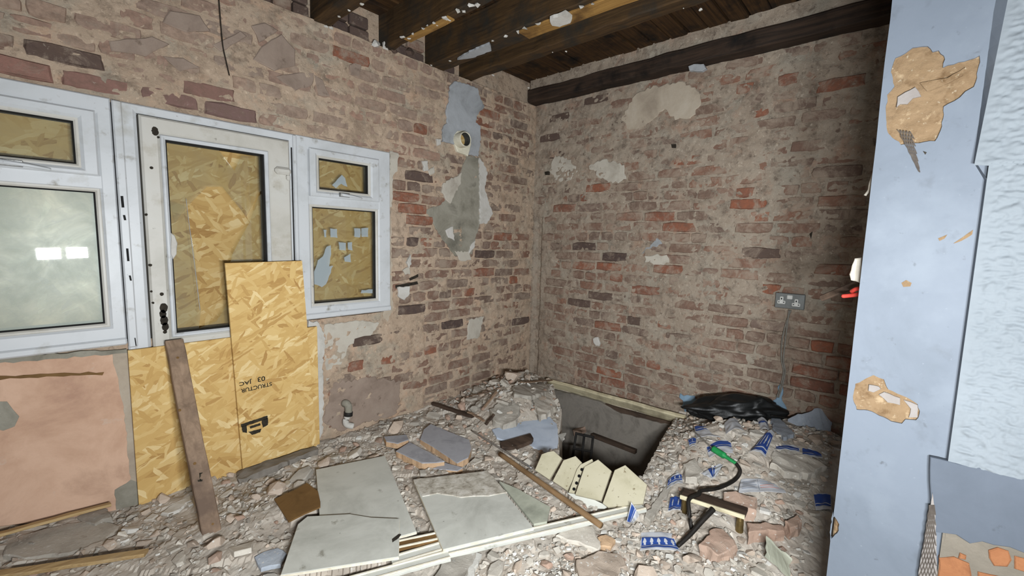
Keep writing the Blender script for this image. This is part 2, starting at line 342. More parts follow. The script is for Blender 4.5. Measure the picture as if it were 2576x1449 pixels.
def box_bm(lo, hi, cham=0.0, bm=None):
    x0, y0, z0 = lo; x1, y1, z1 = hi
    bm = bm or bmesh.new(); vs_ = [bm.verts.new((x, y, z)) for x in (x0, x1) for y in (y0, y1) for z in (z0, z1)]
    fs = [bm.faces.new([vs_[i] for i in q]) for q in ((0, 1, 3, 2), (4, 6, 7, 5), (0, 4, 5, 1), (2, 3, 7, 6), (0, 2, 6, 4), (1, 5, 7, 3))]
    if cham:
        es = list({e for f in fs for e in f.edges})
        bmesh.ops.bevel(bm, geom=es, offset=cham, segments=1, affect='EDGES', profile=0.5)
    return bm
def box(name, lo, hi, mat, parent=None, cham=0.0):
    return from_bm(name, box_bm(lo, hi, cham), mat, parent)
def bar(name, p0, p1, w, h, mat, parent=None, up=Vector((0, 0, 1)), cham=0.003, seg=8, wob=0.0, seed=0):
    """timber-like bar from p0 to p1, section w (across) x h (along up), slightly wobbly"""
    r = random.Random(seed); d = (p1 - p0); L = d.length; d.normalize(); sx = d.cross(up).normalized(); uz = sx.cross(d).normalized()
    prof = [(-w / 2 + cham, -h / 2), (w / 2 - cham, -h / 2), (w / 2, -h / 2 + cham), (w / 2, h / 2 - cham), (w / 2 - cham, h / 2), (-w / 2 + cham, h / 2), (-w / 2, h / 2 - cham), (-w / 2, -h / 2 + cham)]
    bm = bmesh.new(); rings = []
    for i in range(seg + 1):
        q = p0 + d * (L * i / seg); k = sx * r.uniform(-wob, wob) + uz * r.uniform(-wob, wob)
        rings.append([bm.verts.new(q + k + sx * (a + r.uniform(-wob, wob) * 0.5) + uz * (b + r.uniform(-wob, wob) * 0.5)) for a, b in prof])
    for i in range(seg):
        for j in range(8): bm.faces.new((rings[i][j], rings[i][(j + 1) % 8], rings[i + 1][(j + 1) % 8], rings[i + 1][j]))
    bm.faces.new(rings[0]); bm.faces.new(rings[-1][::-1])
    return from_bm(name, bm, mat, parent)
def smooth_path(pts, sub=6):
    out = []
    n = len(pts)
    for i in range(n - 1):
        p0, p1, p2, p3 = pts[max(i - 1, 0)], pts[i], pts[i + 1], pts[min(i + 2, n - 1)]
        for j in range(sub):
            t = j / sub
            out.append(0.5 * ((2 * p1) + (p2 - p0) * t + (2 * p0 - 5 * p1 + 4 * p2 - p3) * t * t + (3 * p1 - p0 - 3 * p2 + p3) * t ** 3))
    out.append(pts[-1]); return out
def tube(name, pts, r, mat, parent=None, seg=8, sub=6, cap=True):
    if sub: path = smooth_path(pts, sub)
    else: path = pts
    n = len(path); rad = r if callable(r) else (lambda t: r)
    bm = bmesh.new(); rings = []; up = Vector((0.13, 0.21, 0.97))
    for i, q in enumerate(path):
        d = (path[min(i + 1, n - 1)] - path[max(i - 1, 0)]).normalized()
        if abs(d.dot(up)) > 0.95: up = Vector((0.9, 0.3, 0.1))
        a = d.cross(up).normalized(); b = a.cross(d); k = rad(i / max(1, n - 1))
        rings.append([bm.verts.new(q + (a * math.cos(2 * math.pi * j / seg) + b * math.sin(2 * math.pi * j / seg)) * k) for j in range(seg)])
    for i in range(n - 1):
        for j in range(seg): bm.faces.new((rings[i][j], rings[i][(j + 1) % seg], rings[i + 1][(j + 1) % seg], rings[i + 1][j]))
    if cap: bm.faces.new(rings[0]); bm.faces.new(rings[-1][::-1])
    return from_bm(name, bm, mat, parent, smooth=True)
def lathe(name, base, axis, prof, mat, parent=None, seg=16, cap=True):
    """prof = [(radius, distance along axis)]"""
    axis = axis.normalized(); ref = Vector((0, 0, 1)) if abs(axis.z) < 0.9 else Vector((1, 0, 0)); a = axis.cross(ref).normalized(); b = axis.cross(a)
    bm = bmesh.new(); rings = [[bm.verts.new(base + axis * d + (a * math.cos(2 * math.pi * j / seg) + b * math.sin(2 * math.pi * j / seg)) * r) for j in range(seg)] for r, d in prof]
    for i in range(len(rings) - 1):
        for j in range(seg): bm.faces.new((rings[i][j], rings[i][(j + 1) % seg], rings[i + 1][(j + 1) % seg], rings[i + 1][j]))
    if cap: bm.faces.new(rings[0]); bm.faces.new(rings[-1][::-1])
    return from_bm(name, bm, mat, parent, smooth=False)
def fbm(x, y, z, s, oct_=4):
    return noise.fractal(Vector((x * s, y * s, z * s)), 0.9, 2.1, oct_)
def grid_mesh(name, nu, nv, fpos, mat, keep=None, smooth=True, parent=None):
    vs_ = []; idx = {}; fs = []
    for j in range(nv + 1):
        for i in range(nu + 1): vs_.append(fpos(i / nu, j / nv))
    for j in range(nv):
        for i in range(nu):
            if keep and not keep((i + 0.5) / nu, (j + 0.5) / nv): continue
            a = j * (nu + 1) + i; fs.append((a, a + 1, a + nu + 2, a + nu + 1))
    me = bpy.data.meshes.new(name); me.from_pydata(vs_, [], fs); me.update()
    if smooth:
        for f in me.polygons: f.use_smooth = True
    return link(name, me, mat, parent)
# ================================================================== STRUCTURE
# ------------------------------------------------------------------ brick meshes
def brick_mesh(name, L, H, seed, rough=0.005):
    """irregular brick face, local: x along, z up, front towards -y"""
    r = random.Random(seed); a, b = L / 2, H / 2
    base = [(-a, -b), (-a * .33, -b), (a * .33, -b), (a, -b), (a, 0), (a, b), (a * .33, b), (-a * .33, b), (-a, b), (-a, 0)]
    pts = []
    for i, (x, z) in enumerate(base):
        cr_ = 0.86 if i in (0, 3, 5, 8) else 1.0
        pts.append((x * (0.97 if cr_ < 1 else 1) + r.uniform(-rough, rough), z * cr_ + r.uniform(-rough, rough) * 0.7))
    me = bpy.data.meshes.new(name); V = []; Fc = []
    n = len(pts)
    for x, z in pts: V.append((x * 0.93, -0.004 + r.uniform(-.003, .003), z * 0.84))
    for x, z in pts: V.append((x, 0.005, z))
    for x, z in pts: V.append((x, 0.035, z))
    Fc.append(tuple(range(n)))
    for k in (0, 1):
        for i in range(n):
            j = (i + 1) % n; Fc.append((k * n + i, (k + 1) * n + i, (k + 1) * n + j, k * n + j))
    me.from_pydata(V, [], Fc); me.update()
    bm = bmesh.new(); bm.from_mesh(me); bmesh.ops.recalc_face_normals(bm, faces=bm.faces); bm.to_mesh(me); bm.free()
    return me
PITCH_L, COURSE = 0.236, 0.0775
BM = {}
for mt in ('brick', 'brick_pale', 'brick_red', 'brick_purple', 'brick_dark'):
    for kind, L in (('s', 0.224), ('h', 0.106)):
        BM[mt, kind] = []
        for i in range(7 if mt in ('brick', 'brick_pale') else 3):
            me = brick_mesh('brick', L, 0.068, 100 + i * 7 + (0 if kind == 's' else 50)); me.materials.append(MAT[mt]); BM[mt, kind].append(me)

def project(p):
    q = M3 @ (p - CAM)
    if q.z < 0.05: return None
    return (q.x / q.z * FPX + 1288, q.y / q.z * FPX + 724.5, q.z)

def lay_bricks(parent, to_world, rotz, u0, u1, v0, v1, skip, special, header_every, seed, limit=295, hidden=None, base=None):
    r = random.Random(seed); items = []
    k0 = int(v0 / COURSE); k = k0
    while k * COURSE < v1:
        zc = (k + 0.5) * COURSE; hdr = header_every and k % header_every == 0
        u = u0 - r.uniform(0, PITCH_L) if not hdr else u0 - r.uniform(0, .11)
        while u < u1:
            isH = hdr or r.random() < 0.12
            L = 0.118 if isH else PITCH_L
            uc = u + L / 2; zz = zc + 0.010 * math.sin(uc * 2.3 + k * .35) + r.uniform(-.003, .003)
            if not skip(uc, zz, L):
                p = to_world(uc, zz); pr = project(p)
                mt = base(uc, zz) if base else 'brick'; proud = 0.0
                for (su, sv, smt, sp) in special:
                    if abs(su - uc) < L / 2 and abs(sv - zz) < COURSE / 2: mt, proud = smt, sp
                vis = pr is not None and -60 < pr[0] < 2636 and -60 < pr[1] < 1509
                sc = (1.0 / pr[2] * (2 if not isH else 1) + (2 if proud else 0)) if vis else 0
                if vis and hidden and hidden(pr[0], pr[1]): sc *= 0.3
                items.append((sc, p, isH, mt, proud, r.uniform(-.0045, .0035), r.uniform(-.02, .02), r.uniform(.94, 1.05)))
            u += L
        k += 1
    items.sort(key=lambda t: -t[0])
    nrm = to_world(0, 0, 1.0) - to_world(0, 0, 0.0)
    rest = bmesh.new()
    for i, (sc, p, isH, mt, proud, off, tilt, s) in enumerate(items):
        me = r.choice(BM[mt, 'h' if isH else 's'])
        mw = Matrix.Translation(p + nrm * (off + proud)) @ Matrix.Rotation(rotz, 4, 'Z') @ Matrix.Rotation(tilt, 4, 'Y') @ Matrix.Diagonal((s, 1, 1, 1))
        if i < limit and sc > 0:
            o = bpy.data.objects.new('brick', me); COL.objects.link(o); o.parent = parent; o.matrix_basis = mw
        else:
            n0 = len(rest.verts); rest.from_mesh(me); rest.verts.ensure_lookup_table()
            for v in rest.verts[n0:]: v.co = mw @ v.co
    if len(rest.verts):
        o = from_bm('brick_remainder', rest, 'brick', parent); tag(o, kind='stuff')
    else: rest.free()

# ------------------------------------------------------------------ window wall (wall_left)
WX0 = -3.55
def cov_w(x, z):
    c = 0.0
    if z > 1.76: c += 0.0022 * min(1, max(0, (-0.9 - x) / 0.9)) + 0.0005
    if z < 0.7 and x < -1.2: c += 0.005
    if z < 1.8 and x > -1.45: c += 0.0022 * min(1, (x + 1.45) / .5)
    return c
def h_w(x, z):
    n1 = fbm(x, 3.3, z, 2.3, 4); n2 = fbm(x * 0.7, 9.1, z * 1.5, 9, 3); n3 = fbm(x, 1.7, z, 34, 3)
    return 0.0005 + cov_w(x, z) + 0.0060 * n1 + 0.0075 * n2 + 0.0050 * n3
def pw(s, t):
    x = WX0 + (0.02 - WX0) * s; z = -0.14 + 2.55 * t
    return (x, -h_w(x, z), z)
def keep_w(s, t):
    x = WX0 + (0.02 - WX0) * s; z = -0.14 + 2.55 * t
    return not (x < -1.49 and 0.745 < z < 1.768)
wall_left = grid_mesh('wall_left', 290, 205, pw, 'mortar_w', keep_w)
tag(wall_left, 'stripped brick wall with smeared mortar around the white door and windows', 'wall', kind='structure')
def specials(fn, iu, sgn, lst): return [(sgn * fn(px, py)[iu], fn(px, py)[2], m, pr) for (px, py, m, pr) in lst]
SPW = specials(W, 0, 1, [(120, 178, 'brick_purple', .010), (310, 228, 'brick_purple', .010), (445, 268, 'brick_purple', .006), (600, 290, 'brick_purple', .007), (340, 215, 'brick_purple', .004), (500, 232, 'brick_purple', .006),
    (135, 142, 'brick_dark', .009), (235, 176, 'brick_dark', .009), (862, 152, 'brick_red', .009), (1063, 562, 'brick_red', .007), (1010, 533, 'brick_red', .006), (1075, 618, 'brick_red', .006), (1015, 505, 'brick_red', .004),
    (905, 918, 'brick_red', .008), (845, 872, 'brick_red', .005), (1222, 688, 'brick_red', .006), (1287, 702, 'brick_red', .006), (1270, 590, 'brick_red', .006), (1063, 330, 'brick_red', .006), (1215, 290, 'brick_red', .006), (1240, 325, 'brick_red', .004),
    (1310, 802, 'brick_dark', .005), (1190, 735, 'brick_red', .004), (980, 905, 'brick_red', .004), (1085, 880, 'brick_red', .005), (1040, 785, 'brick_dark', .006), (1110, 830, 'brick_dark', .005), (960, 850, 'brick_dark', .005), (1025, 615, 'brick_dark', .004), (1020, 450, 'brick_dark', .004), (1200, 640, 'brick_dark', .003)])
def skip_w(x, z, L):
    if z > 2.39 or x + L / 2 > 0.01: return True
    if x - L / 2 < -1.50 and 0.70 < z < 1.80 and x < -1.45: return True
    if x < -1.95 and z < 0.76: return True
    return False
lay_bricks(wall_left, lambda u, v, n=0.0: Vector((u, -n, v)), 0.0, WX0, 0.0, 0.0, 2.40, skip_w, SPW, 5, 21, base=lambda u, v: 'brick_pale' if v > 1.76 and u < -1.0 else 'brick')
box('backing', (-4.6, 0.035, -0.5), (WX0 + .02, 0.11, 2.7), 'mortar_w', wall_left)
box('backing', (-1.482, 0.045, -0.5), (0.1, 0.11, 2.7), 'mortar_w', wall_left)
box('backing', (WX0, 0.045, 1.782), (-1.482, 0.11, 2.7), 'mortar_w', wall_left)
box('backing', (WX0, 0.045, -0.5), (-1.482, 0.11, 0.73), 'mortar_w', wall_left)
# reveal of the opening
def wpatch(name, pxs, t, mat, seed, jg=(0.006, 0.016), cham=0.004, label=None, y=0.0, parent=None):
    o = prism(name, [W(a, b, y - t) for a, b in pxs], Vector((0, t + 0.02, 0)), mat, parent or wall_left, cham, jg, seed)
    if label: tag(o, label)
    return o
def c7(*l): return [(1000 + a / 2.635, 150 + b / 2.635) for a, b in l]
wpatch('plaster_patch', [(-620, 960), (-40, 905), (150, 893), (322, 880), (334, 1000), (340, 1120), (350, 1275), (200, 1300), (-40, 1330), (-620, 1420)], 0.016, 'pink_render', 5, (0.003, 0.05), label='smooth pink render under the left window')
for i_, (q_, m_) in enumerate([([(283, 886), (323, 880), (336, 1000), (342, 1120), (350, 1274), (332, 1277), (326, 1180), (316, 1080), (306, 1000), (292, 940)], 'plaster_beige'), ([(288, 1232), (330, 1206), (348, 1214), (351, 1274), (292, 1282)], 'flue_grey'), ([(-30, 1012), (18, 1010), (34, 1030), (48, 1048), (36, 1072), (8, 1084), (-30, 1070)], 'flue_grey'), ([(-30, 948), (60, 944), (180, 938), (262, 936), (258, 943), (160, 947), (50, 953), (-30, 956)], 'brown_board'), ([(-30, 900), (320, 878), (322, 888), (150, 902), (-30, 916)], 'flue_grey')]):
    wpatch('render_stain', q_, 0.0172 + .0004 * i_, m_, 200 + i_, (.004, .02), .001)  # last strip paints the shadow under the window frame
wpatch('plaster_patch', c7((350, 180), (378, 140), (455, 160), (532, 188), (552, 262), (580, 308), (528, 372), (520, 415), (550, 440), (552, 560), (536, 642), (470, 630), (440, 590), (380, 560), (300, 545), (303, 450), (332, 420), (326, 330), (345, 260)), 0.020, 'plaster_grey', 6, label='pale grey painted plaster patch')
wpatch('plaster_patch', c7((460, 632), (540, 648), (545, 900), (545, 1105), (520, 1175), (495, 1290), (385, 1302), (330, 1225), (270, 1150), (215, 1050), (180, 1000), (290, 960), (350, 880), (420, 760)), 0.010, 'flue_grey', 7, label='dark grey cement flue patch')
wpatch('plaster_patch', c7((300, 830), (340, 795), (405, 770), (432, 730), (418, 830), (385, 885), (352, 955), (325, 930), (296, 880)), 0.020, 'plaster_pale', 8)
wpatch('plaster_patch', c7((546, 650), (570, 680), (598, 745), (580, 850), (602, 935), (635, 1025), (596, 1085), (548, 1090)), 0.022, 'plaster_white', 9)
wpatch('plaster_patch', c7((262, 525), (292, 525), (290, 560), (270, 570)), 0.018, 'plaster_white', 10)
wpatch('plaster_patch', c7((165, 672), (200, 670), (208, 735), (180, 740)), 0.018, 'plaster_white', 11)
wpatch('plaster_patch', c7((205, 735), (245, 705), (250, 750), (215, 765)), 0.016, 'plaster_pale', 12)
wpatch('plaster_patch', c7((320, 1130), (370, 1105), (380, 1200), (340, 1180)), 0.02, 'plaster_white', 13)
wpatch('plaster_patch', c7((485, 1235), (515, 1200), (515, 1240), (475, 1285)), 0.02, 'plaster_white', 14)
wpatch('plaster_patch', c7((380, 1270), (480, 1275), (490, 1330), (420, 1335)), 0.014, 'plaster_pale', 15)
wpatch('plaster_patch', [(1024, 660), (1034, 640), (1036, 665), (1030, 675)], 0.02, 'plaster_white', 16)
wpatch('plaster_patch', [(1014, 680), (1030, 672), (1033, 690), (1020, 692)], 0.018, 'plaster_pale', 17)
wpatch('plaster_patch', [(1001, 722), (1032, 720), (1032, 740), (1018, 755), (1003, 745)], 0.02, 'plaster_white', 18)
wpatch('plaster_patch', [(981, 380), (1003, 385), (1001, 430), (990, 440), (986, 520), (979, 522)], 0.012, 'plaster_pale', 19)
wpatch('plaster_patch', [(981, 440), (986, 620), (988, 780), (975, 812), (962, 790), (980, 770)], 0.008, 'plaster_beige', 20)
wpatch('plaster_patch', [(776, 806), (804, 812), (818, 850), (812, 920), (814, 1010), (812, 1090), (800, 1112), (785, 1000)], 0.016, 'plaster_white', 22, label='white plaster strip beside the osb board')
wpatch('plaster_patch', [(818, 818), (900, 805), (955, 812), (930, 850), (880, 868), (855, 930), (822, 960), (816, 880)], 0.009, 'plaster_pale', 23)
wpatch('plaster_patch', [(838, 965), (930, 950), (1010, 960), (1000, 1040), (930, 1062), (850, 1085), (812, 1060)], 0.009, 'pink_grey', 24, (.012, .02))
def cU(*l): return [(a / 2.341, b / 2.341) for a, b in l]
for i_, q_ in enumerate([cU((1490, 350), (1540, 270), (1660, 200), (1740, 290), (1742, 390), (1620, 415)), cU((1625, 450), (1760, 425), (1850, 430), (1842, 500), (1740, 535)), cU((1255, 265), (1420, 180), (1455, 212), (1300, 305)), cU((1850, 435), (1900, 470), (1945, 565), (1875, 560)), cU((640, 240), (900, 215), (1000, 260), (860, 330), (660, 300)), cU((1000, 60), (1180, 90), (1240, 180), (1100, 190), (960, 130)), cU((1480, 150), (1560, 130), (1640, 180), (1530, 250)), cU((960, 330), (1080, 340), (1180, 400), (1060, 420)), cU((2060, 380), (2130, 360), (2120, 450), (2070, 440))]):
    wpatch('plaster_patch', q_, 0.012, 'pink_grey', 300 + i_, (.004, .03), .005)
wpatch('plaster_patch', [(1180, 805), (1218, 795), (1205, 850), (1175, 855)], 0.012, 'plaster_pale', 27)
# dark patches painted for the shade inside chases and holes in the brickwork
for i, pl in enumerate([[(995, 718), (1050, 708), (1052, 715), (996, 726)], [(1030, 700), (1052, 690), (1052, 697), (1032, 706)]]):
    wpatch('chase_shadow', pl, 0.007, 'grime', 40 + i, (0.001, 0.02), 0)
# hanging old wire on the wall
wire = tube('old_wire', [W(548, -40, -.035), W(553, 30, -.03), W(560, 110, -.03), W(568, 150, -.03), W(577, 190, -.024)], 0.0026, 'grime', None, 6)
tag(wire, 'thin old wire hanging down the brick wall above the door', 'wire')
# vent pipe
vent = empty('vent_pipe', W(1165, 352, 0), 'cream round vent pipe poking out of the grey plaster patch', 'vent pipe')
prism('foam_collar', jag([W(a, b, -0.026) for a, b in c7((378, 500), (400, 472), (440, 470), (480, 490), (490, 560), (470, 640), (440, 625), (400, 610), (382, 560))], 0.003, 0.02, 3), Vector((0, 0.03, 0)), 'foam', vent, 0.006)
vm = W(1172, 350, -0.095)
lathe('pipe', vm + Vector((0, .14, 0)), Vector((0, -1, 0)), [(0.054, 0), (0.054, 0.13), (0.053, 0.138), (0.051, 0.14), (0.047, 0.138), (0.046, 0.0)], 'foam', vent, 24, cap=False)
lathe('bore', vm + Vector((0, .066, 0)), Vector((0, -1, 0)), [(.0455, 0), (.0458, .062)], 'pipe_bore', vent, 24, cap=False)  # dark sleeve paints the shade inside the pipe mouth
prism('end_board', [vm + Vector((math.cos(a) * .05, .064, math.sin(a) * .053)) for a in [k * math.pi / 8 for k in range(16)]], Vector((0, 0.01, 0)), 'osb_out', vent)

# ------------------------------------------------------------------ back wall (wall_back)
def cov_b(u, z):
    c = 0.0015
    if z > 1.75: c += 0.003
    if u > 1.55 and z < 0.75: c -= 0.003
    if 0.03 < u < 0.10 and z < 1.45: c -= 0.030           # old pipe chase near the corner
    return c
def h_b(u, z):
    return 0.0010 + cov_b(u, z) + 0.0065 * fbm(5.5, u, z, 2.6, 4) + 0.0085 * fbm(2.1, u * 0.7, z * 1.4, 11, 3) + 0.0060 * fbm(8.8, u, z, 36, 3)
def pb(s, t):
    u = -0.03 + 3.03 * s; z = -0.02 + 2.80 * t
    return (-h_b(u, z), -u, z)
wall_back = grid_mesh('wall_back', 260, 235, pb, 'mortar_b')
tag(wall_back, 'bare old brick wall smeared with mortar behind the rubble', 'wall', kind='structure')
SPB = specials(B, 1, -1, [(1875, 215, 'brick_red', .009), (1980, 203, 'brick_red', .009), (2055, 228, 'brick_red', .006), (1480, 463, 'brick_red', .008), (1440, 522, 'brick_red', .006), (1485, 490, 'brick_red', .006),
    (1517, 665, 'brick_red', .007), (1477, 662, 'brick_red', .007), (1540, 703, 'brick_red', .008), (1600, 720, 'brick_red', .008), (1660, 727, 'brick_red', .006), (1720, 580, 'brick_red', .007), (1705, 670, 'brick_red', .007),
    (1535, 820, 'brick_red', .007), (1855, 488, 'brick_red', .006), (1880, 512, 'brick_red', .006), (2055, 665, 'brick_red', .008), (2063, 925, 'brick_red', .008), (2068, 968, 'brick_red', .009), (2085, 870, 'brick_red', .006), (1905, 535, 'brick_red', .003),
    (1862, 705, 'brick_red', .005), (1915, 712, 'brick_red', .005), (1668, 825, 'brick_red', .003), (2090, 1000, 'brick_red', .006), (1890, 290, 'brick_red', .004), (1710, 250, 'brick_red', .003), (1690, 420, 'brick_red', .003), (1625, 545, 'brick_red', .005), (1658, 548, 'brick_red', .005), (1640, 925, 'brick_red', .005), (1560, 955, 'brick_red', .005), (2120, 930, 'brick_red', .008), (2130, 985, 'brick_red', .008),
    (1525, 752, 'brick_dark', .006), (1600, 795, 'brick_dark', .007), (1470, 765, 'brick_dark', .005), (1895, 640, 'brick_dark', .005), (1540, 325, 'brick_dark', .006), (1500, 255, 'brick_dark', .006), (1410, 385, 'brick_dark', .005), (1530, 650, 'brick_dark', .004), (1450, 610, 'brick_dark', .003), (1380, 350, 'brick_dark', .004), (1405, 300, 'brick_dark', .004), (1960, 650, 'brick_dark', .003)])
def skip_b(u, z, L):
    return z > 2.40 or u - L / 2 < -0.01 or (u - L / 2 < 0.10 and 0.03 < u + L / 2 and z < 1.40) or z < 0.0
lay_bricks(wall_back, lambda u, v, n=0.0: Vector((-n, -u, v)), -math.pi / 2, 0.0, 2.95, 0.0, 2.42, skip_b, SPB, 4, 33, hidden=lambda x, y: x > 2180 - 0.12 * (y - 700))
box('backing', (0.05, -3.6, -0.7), (0.12, 0.1, 2.9), 'mortar_b', wall_back)
def bpatch(name, pxs, t, mat, seed, jg=(0.012, 0.02), cham=0.006, label=None):
    o = prism(name, [B(a, b, -t) for a, b in pxs], Vector((t + 0.02, 0, 0)), mat, wall_back, cham, jg, seed)
    if label: tag(o, label)
    return o
bpatch('plaster_patch', [(1560, 300), (1600, 235), (1650, 215), (1715, 205), (1752, 225), (1762, 262), (1735, 300), (1700, 300), (1672, 275), (1640, 300), (1600, 325), (1575, 322)], 0.012, 'plaster_beige', 51)
bpatch('plaster_patch', [(1395, 390), (1430, 400), (1460, 430), (1430, 455), (1400, 455), (1380, 430)], 0.010, 'plaster_pale', 52)
bpatch('plaster_patch', [(1480, 418), (1520, 400), (1570, 415), (1575, 450), (1540, 462), (1495, 440)], 0.010, 'plaster_pale', 53)
bpatch('plaster_patch', [(1710, 992), (1745, 997), (1770, 1030), (1760, 1045), (1722, 1038)], 0.010, 'blue_paint', 54, label='pale blue paint patch')
bpatch('plaster_patch', [(1956, 985), (1966, 965), (1967, 1000), (1978, 1046), (1945, 1046), (1942, 1010)], 0.010, 'blue_paint', 55, label='pale blue paint patch')
bpatch('plaster_patch', [(1620, 645), (1680, 640), (1685, 660), (1655, 672), (1622, 660)], 0.008, 'plaster_pale', 56)
bpatch('plaster_patch', [(1490, 850), (1505, 848), (1506, 872), (1492, 862)], 0.02, 'plaster_white', 57)
bpatch('plaster_patch', [(1612, 640), (1650, 600), (1665, 612), (1630, 628)], 0.006, 'plaster_grey', 58)
bpatch('plaster_patch', [(1333, 272), (1344, 275), (1345, 315), (1340, 300)], 0.012, 'plaster_white', 59)
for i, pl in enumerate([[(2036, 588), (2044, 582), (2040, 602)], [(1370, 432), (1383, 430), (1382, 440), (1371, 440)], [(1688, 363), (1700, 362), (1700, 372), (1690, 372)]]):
    bpatch('chase_shadow', pl, 0.008, 'grime', 60 + i, (0.001, 0.03), 0)  # dark patches stand in for shade in small wall holes

# ------------------------------------------------------------------ ceiling: joists and the boards above
ceiling = grid_mesh('ceiling', 2, 2, lambda s, t: (-4.6 + 4.7 * s, -3.6 + 3.7 * t, 2.66), 'floorboard'); tag(ceiling, 'stripped ceiling with dark floorboards on bare timber joists', 'ceiling', kind='structure')
yb = 0.06; k = 0
while yb > -3.55:
    wd = 0.118 + RND.uniform(-.006, .006)
    box('floorboard', (-4.5, yb - wd, 2.605 + RND.uniform(-.005, .004)), (0.03, yb - RND.uniform(.006, .018), 2.64), 'floorboard', ceiling, 0.004); yb -= wd; k += 1
def joist(x0, x1, z0, mat, seed, y1=-3.5):
    return bar('joist', Vector(((x0 + x1) / 2, 0.05, (z0 + 2.61) / 2)), Vector(((x0 + x1) / 2, y1, (z0 + 2.61) / 2)), x1 - x0, 2.61 - z0, mat, ceiling, cham=0.006, seg=40, wob=0.004, seed=seed)
jA = joist(-1.945, -1.85, 2.405, 'joist', 1); joist(-1.515, -1.452, 2.405, 'joist', 2); joist(-1.17, -1.04, 2.405, 'joist', 3); joist(-0.86, -0.76, 2.42, 'joist', 4)
for xx in (-2.4, -2.85, -3.3, -3.75): joist(xx - .05, xx + .04, 2.405, 'joist', int(-xx * 10))
bar('joist_underside_batten', Vector((-1.10, -0.80, 2.401)), Vector((-1.05, -2.2, 2.401)), 0.10, 0.012, 'joist_pale', ceiling, cham=0.002, seg=10, wob=0.002, seed=9)  # thin pale strips stand in for the lit, clean joist undersides
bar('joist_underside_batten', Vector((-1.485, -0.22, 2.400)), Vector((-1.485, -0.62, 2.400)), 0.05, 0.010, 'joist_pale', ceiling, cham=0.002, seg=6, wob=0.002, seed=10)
# wall plate and masonry band over the back wall
bar('wall_plate', Vector((-0.055, 0.0, 2.468)), Vector((-0.055, -3.3, 2.445)), 0.13, 0.105, 'plate_beam', ceiling, cham=0.008, seg=30, wob=0.005, seed=12)
grid_mesh('mortar_band', 160, 14, lambda s, t: (-0.09 + 0.012 * fbm(4, s * 3.3, t * .12, 9, 4), 0.0 - 3.2 * s, 2.49 + 0.13 * t - 0.02 * s), 'mortar_b', None, True, wall_back)
# brick infill between the joist ends
def infill(x0, x1, seed):
    r = random.Random(seed); x = x0
    while x < x1 - 0.05:
        w_ = min(r.choice((0.10, 0.13, 0.2)), x1 - x)
        for kz in range(2):
            box('brick', (x + .006, 0.005 + r.uniform(0, .015), 2.40 + kz * .078 + .004), (x + w_ - .004, 0.06, 2.40 + kz * .078 + .07), r.choice(('brick_dark', 'brick_dark', 'brick')), wall_left, 0.006)
        x += w_
infill(-1.83, -1.58, 1); infill(-1.43, -1.19, 2); infill(-1.02, -.87, 3); infill(-2.35, -1.96, 4)

# ------------------------------------------------------------------ floor: rubble surface with the pit
PIT = [(-0.10, -0.38), (-0.10, -1.43), (-0.62, -1.54), (-0.98, -1.60), (-1.10, -1.16), (-0.86, -0.98), (-0.55, -0.78), (-0.30, -0.52)]
def pit_d(x, y):
    ins = False; dm = 9; n = len(PIT)
    for i in range(n):
        (x1, y1), (x2, y2) = PIT[i], PIT[(i + 1) % n]
        if (y1 > y) != (y2 > y) and x < (x2 - x1) * (y - y1) / (y2 - y1) + x1: ins = not ins
        dx, dy = x2 - x1, y2 - y1; t = max(0, min(1, ((x - x1) * dx + (y - y1) * dy) / (dx * dx + dy * dy)))
        dm = min(dm, math.hypot(x - x1 - t * dx, y - y1 - t * dy))
    return dm if ins else -dm
# flat things that will lie on the rubble keep the surface below them
TILE_PX = {'A': [(795, 1181), (968, 1146), (1048, 1337), (960, 1362), (812, 1395)], 'B': [(750, 1318), (773, 1299), (880, 1293), (935, 1302), (1005, 1305), (1003, 1400), (706, 1446)],
           'C': [(1040, 1206), (1225, 1184), (1342, 1327), (1115, 1382)], 'D': [(1256, 1210), (1300, 1228), (1384, 1275), (1376, 1312), (1343, 1318)]}
TILE_Z = {'A': .040, 'B': .062, 'C': .050, 'D': .045}
FLATS = [([(F(a, b, TILE_Z[k_]).x, F(a, b, TILE_Z[k_]).y) for a, b in q_], TILE_Z[k_] - .012) for k_, q_ in TILE_PX.items()]
def shrink(poly, k):
    cx_ = sum(a for a, b in poly) / len(poly); cy_ = sum(b for a, b in poly) / len(poly); return [(cx_ + (a - cx_) * k, cy_ + (b - cy_) * k) for a, b in poly]
BEDS = [(shrink(q_, .80), zt - .003) for q_, zt in FLATS]
FLATS.append(([(F(a, b, .045).x, F(a, b, .045).y) for a, b in [(690, 1255), (772, 1214), (806, 1262), (806, 1275), (726, 1312)]], .038)); BEDS.append((shrink(FLATS[-1][0], .8), .035))
FLATS.append(([(F(a, b, .05).x, F(a, b, .05).y) for a, b in [(995, 1136), (1085, 1066), (1190, 1115), (1180, 1160), (1130, 1180)]], .03))
def in_poly(x, y, poly):
    ins = False; n = len(poly)
    for i in range(n):
        (x1, y1), (x2, y2) = poly[i], poly[(i + 1) % n]
        if (y1 > y) != (y2 > y) and x < (x2 - x1) * (y - y1) / (y2 - y1) + x1: ins = not ins
    return ins
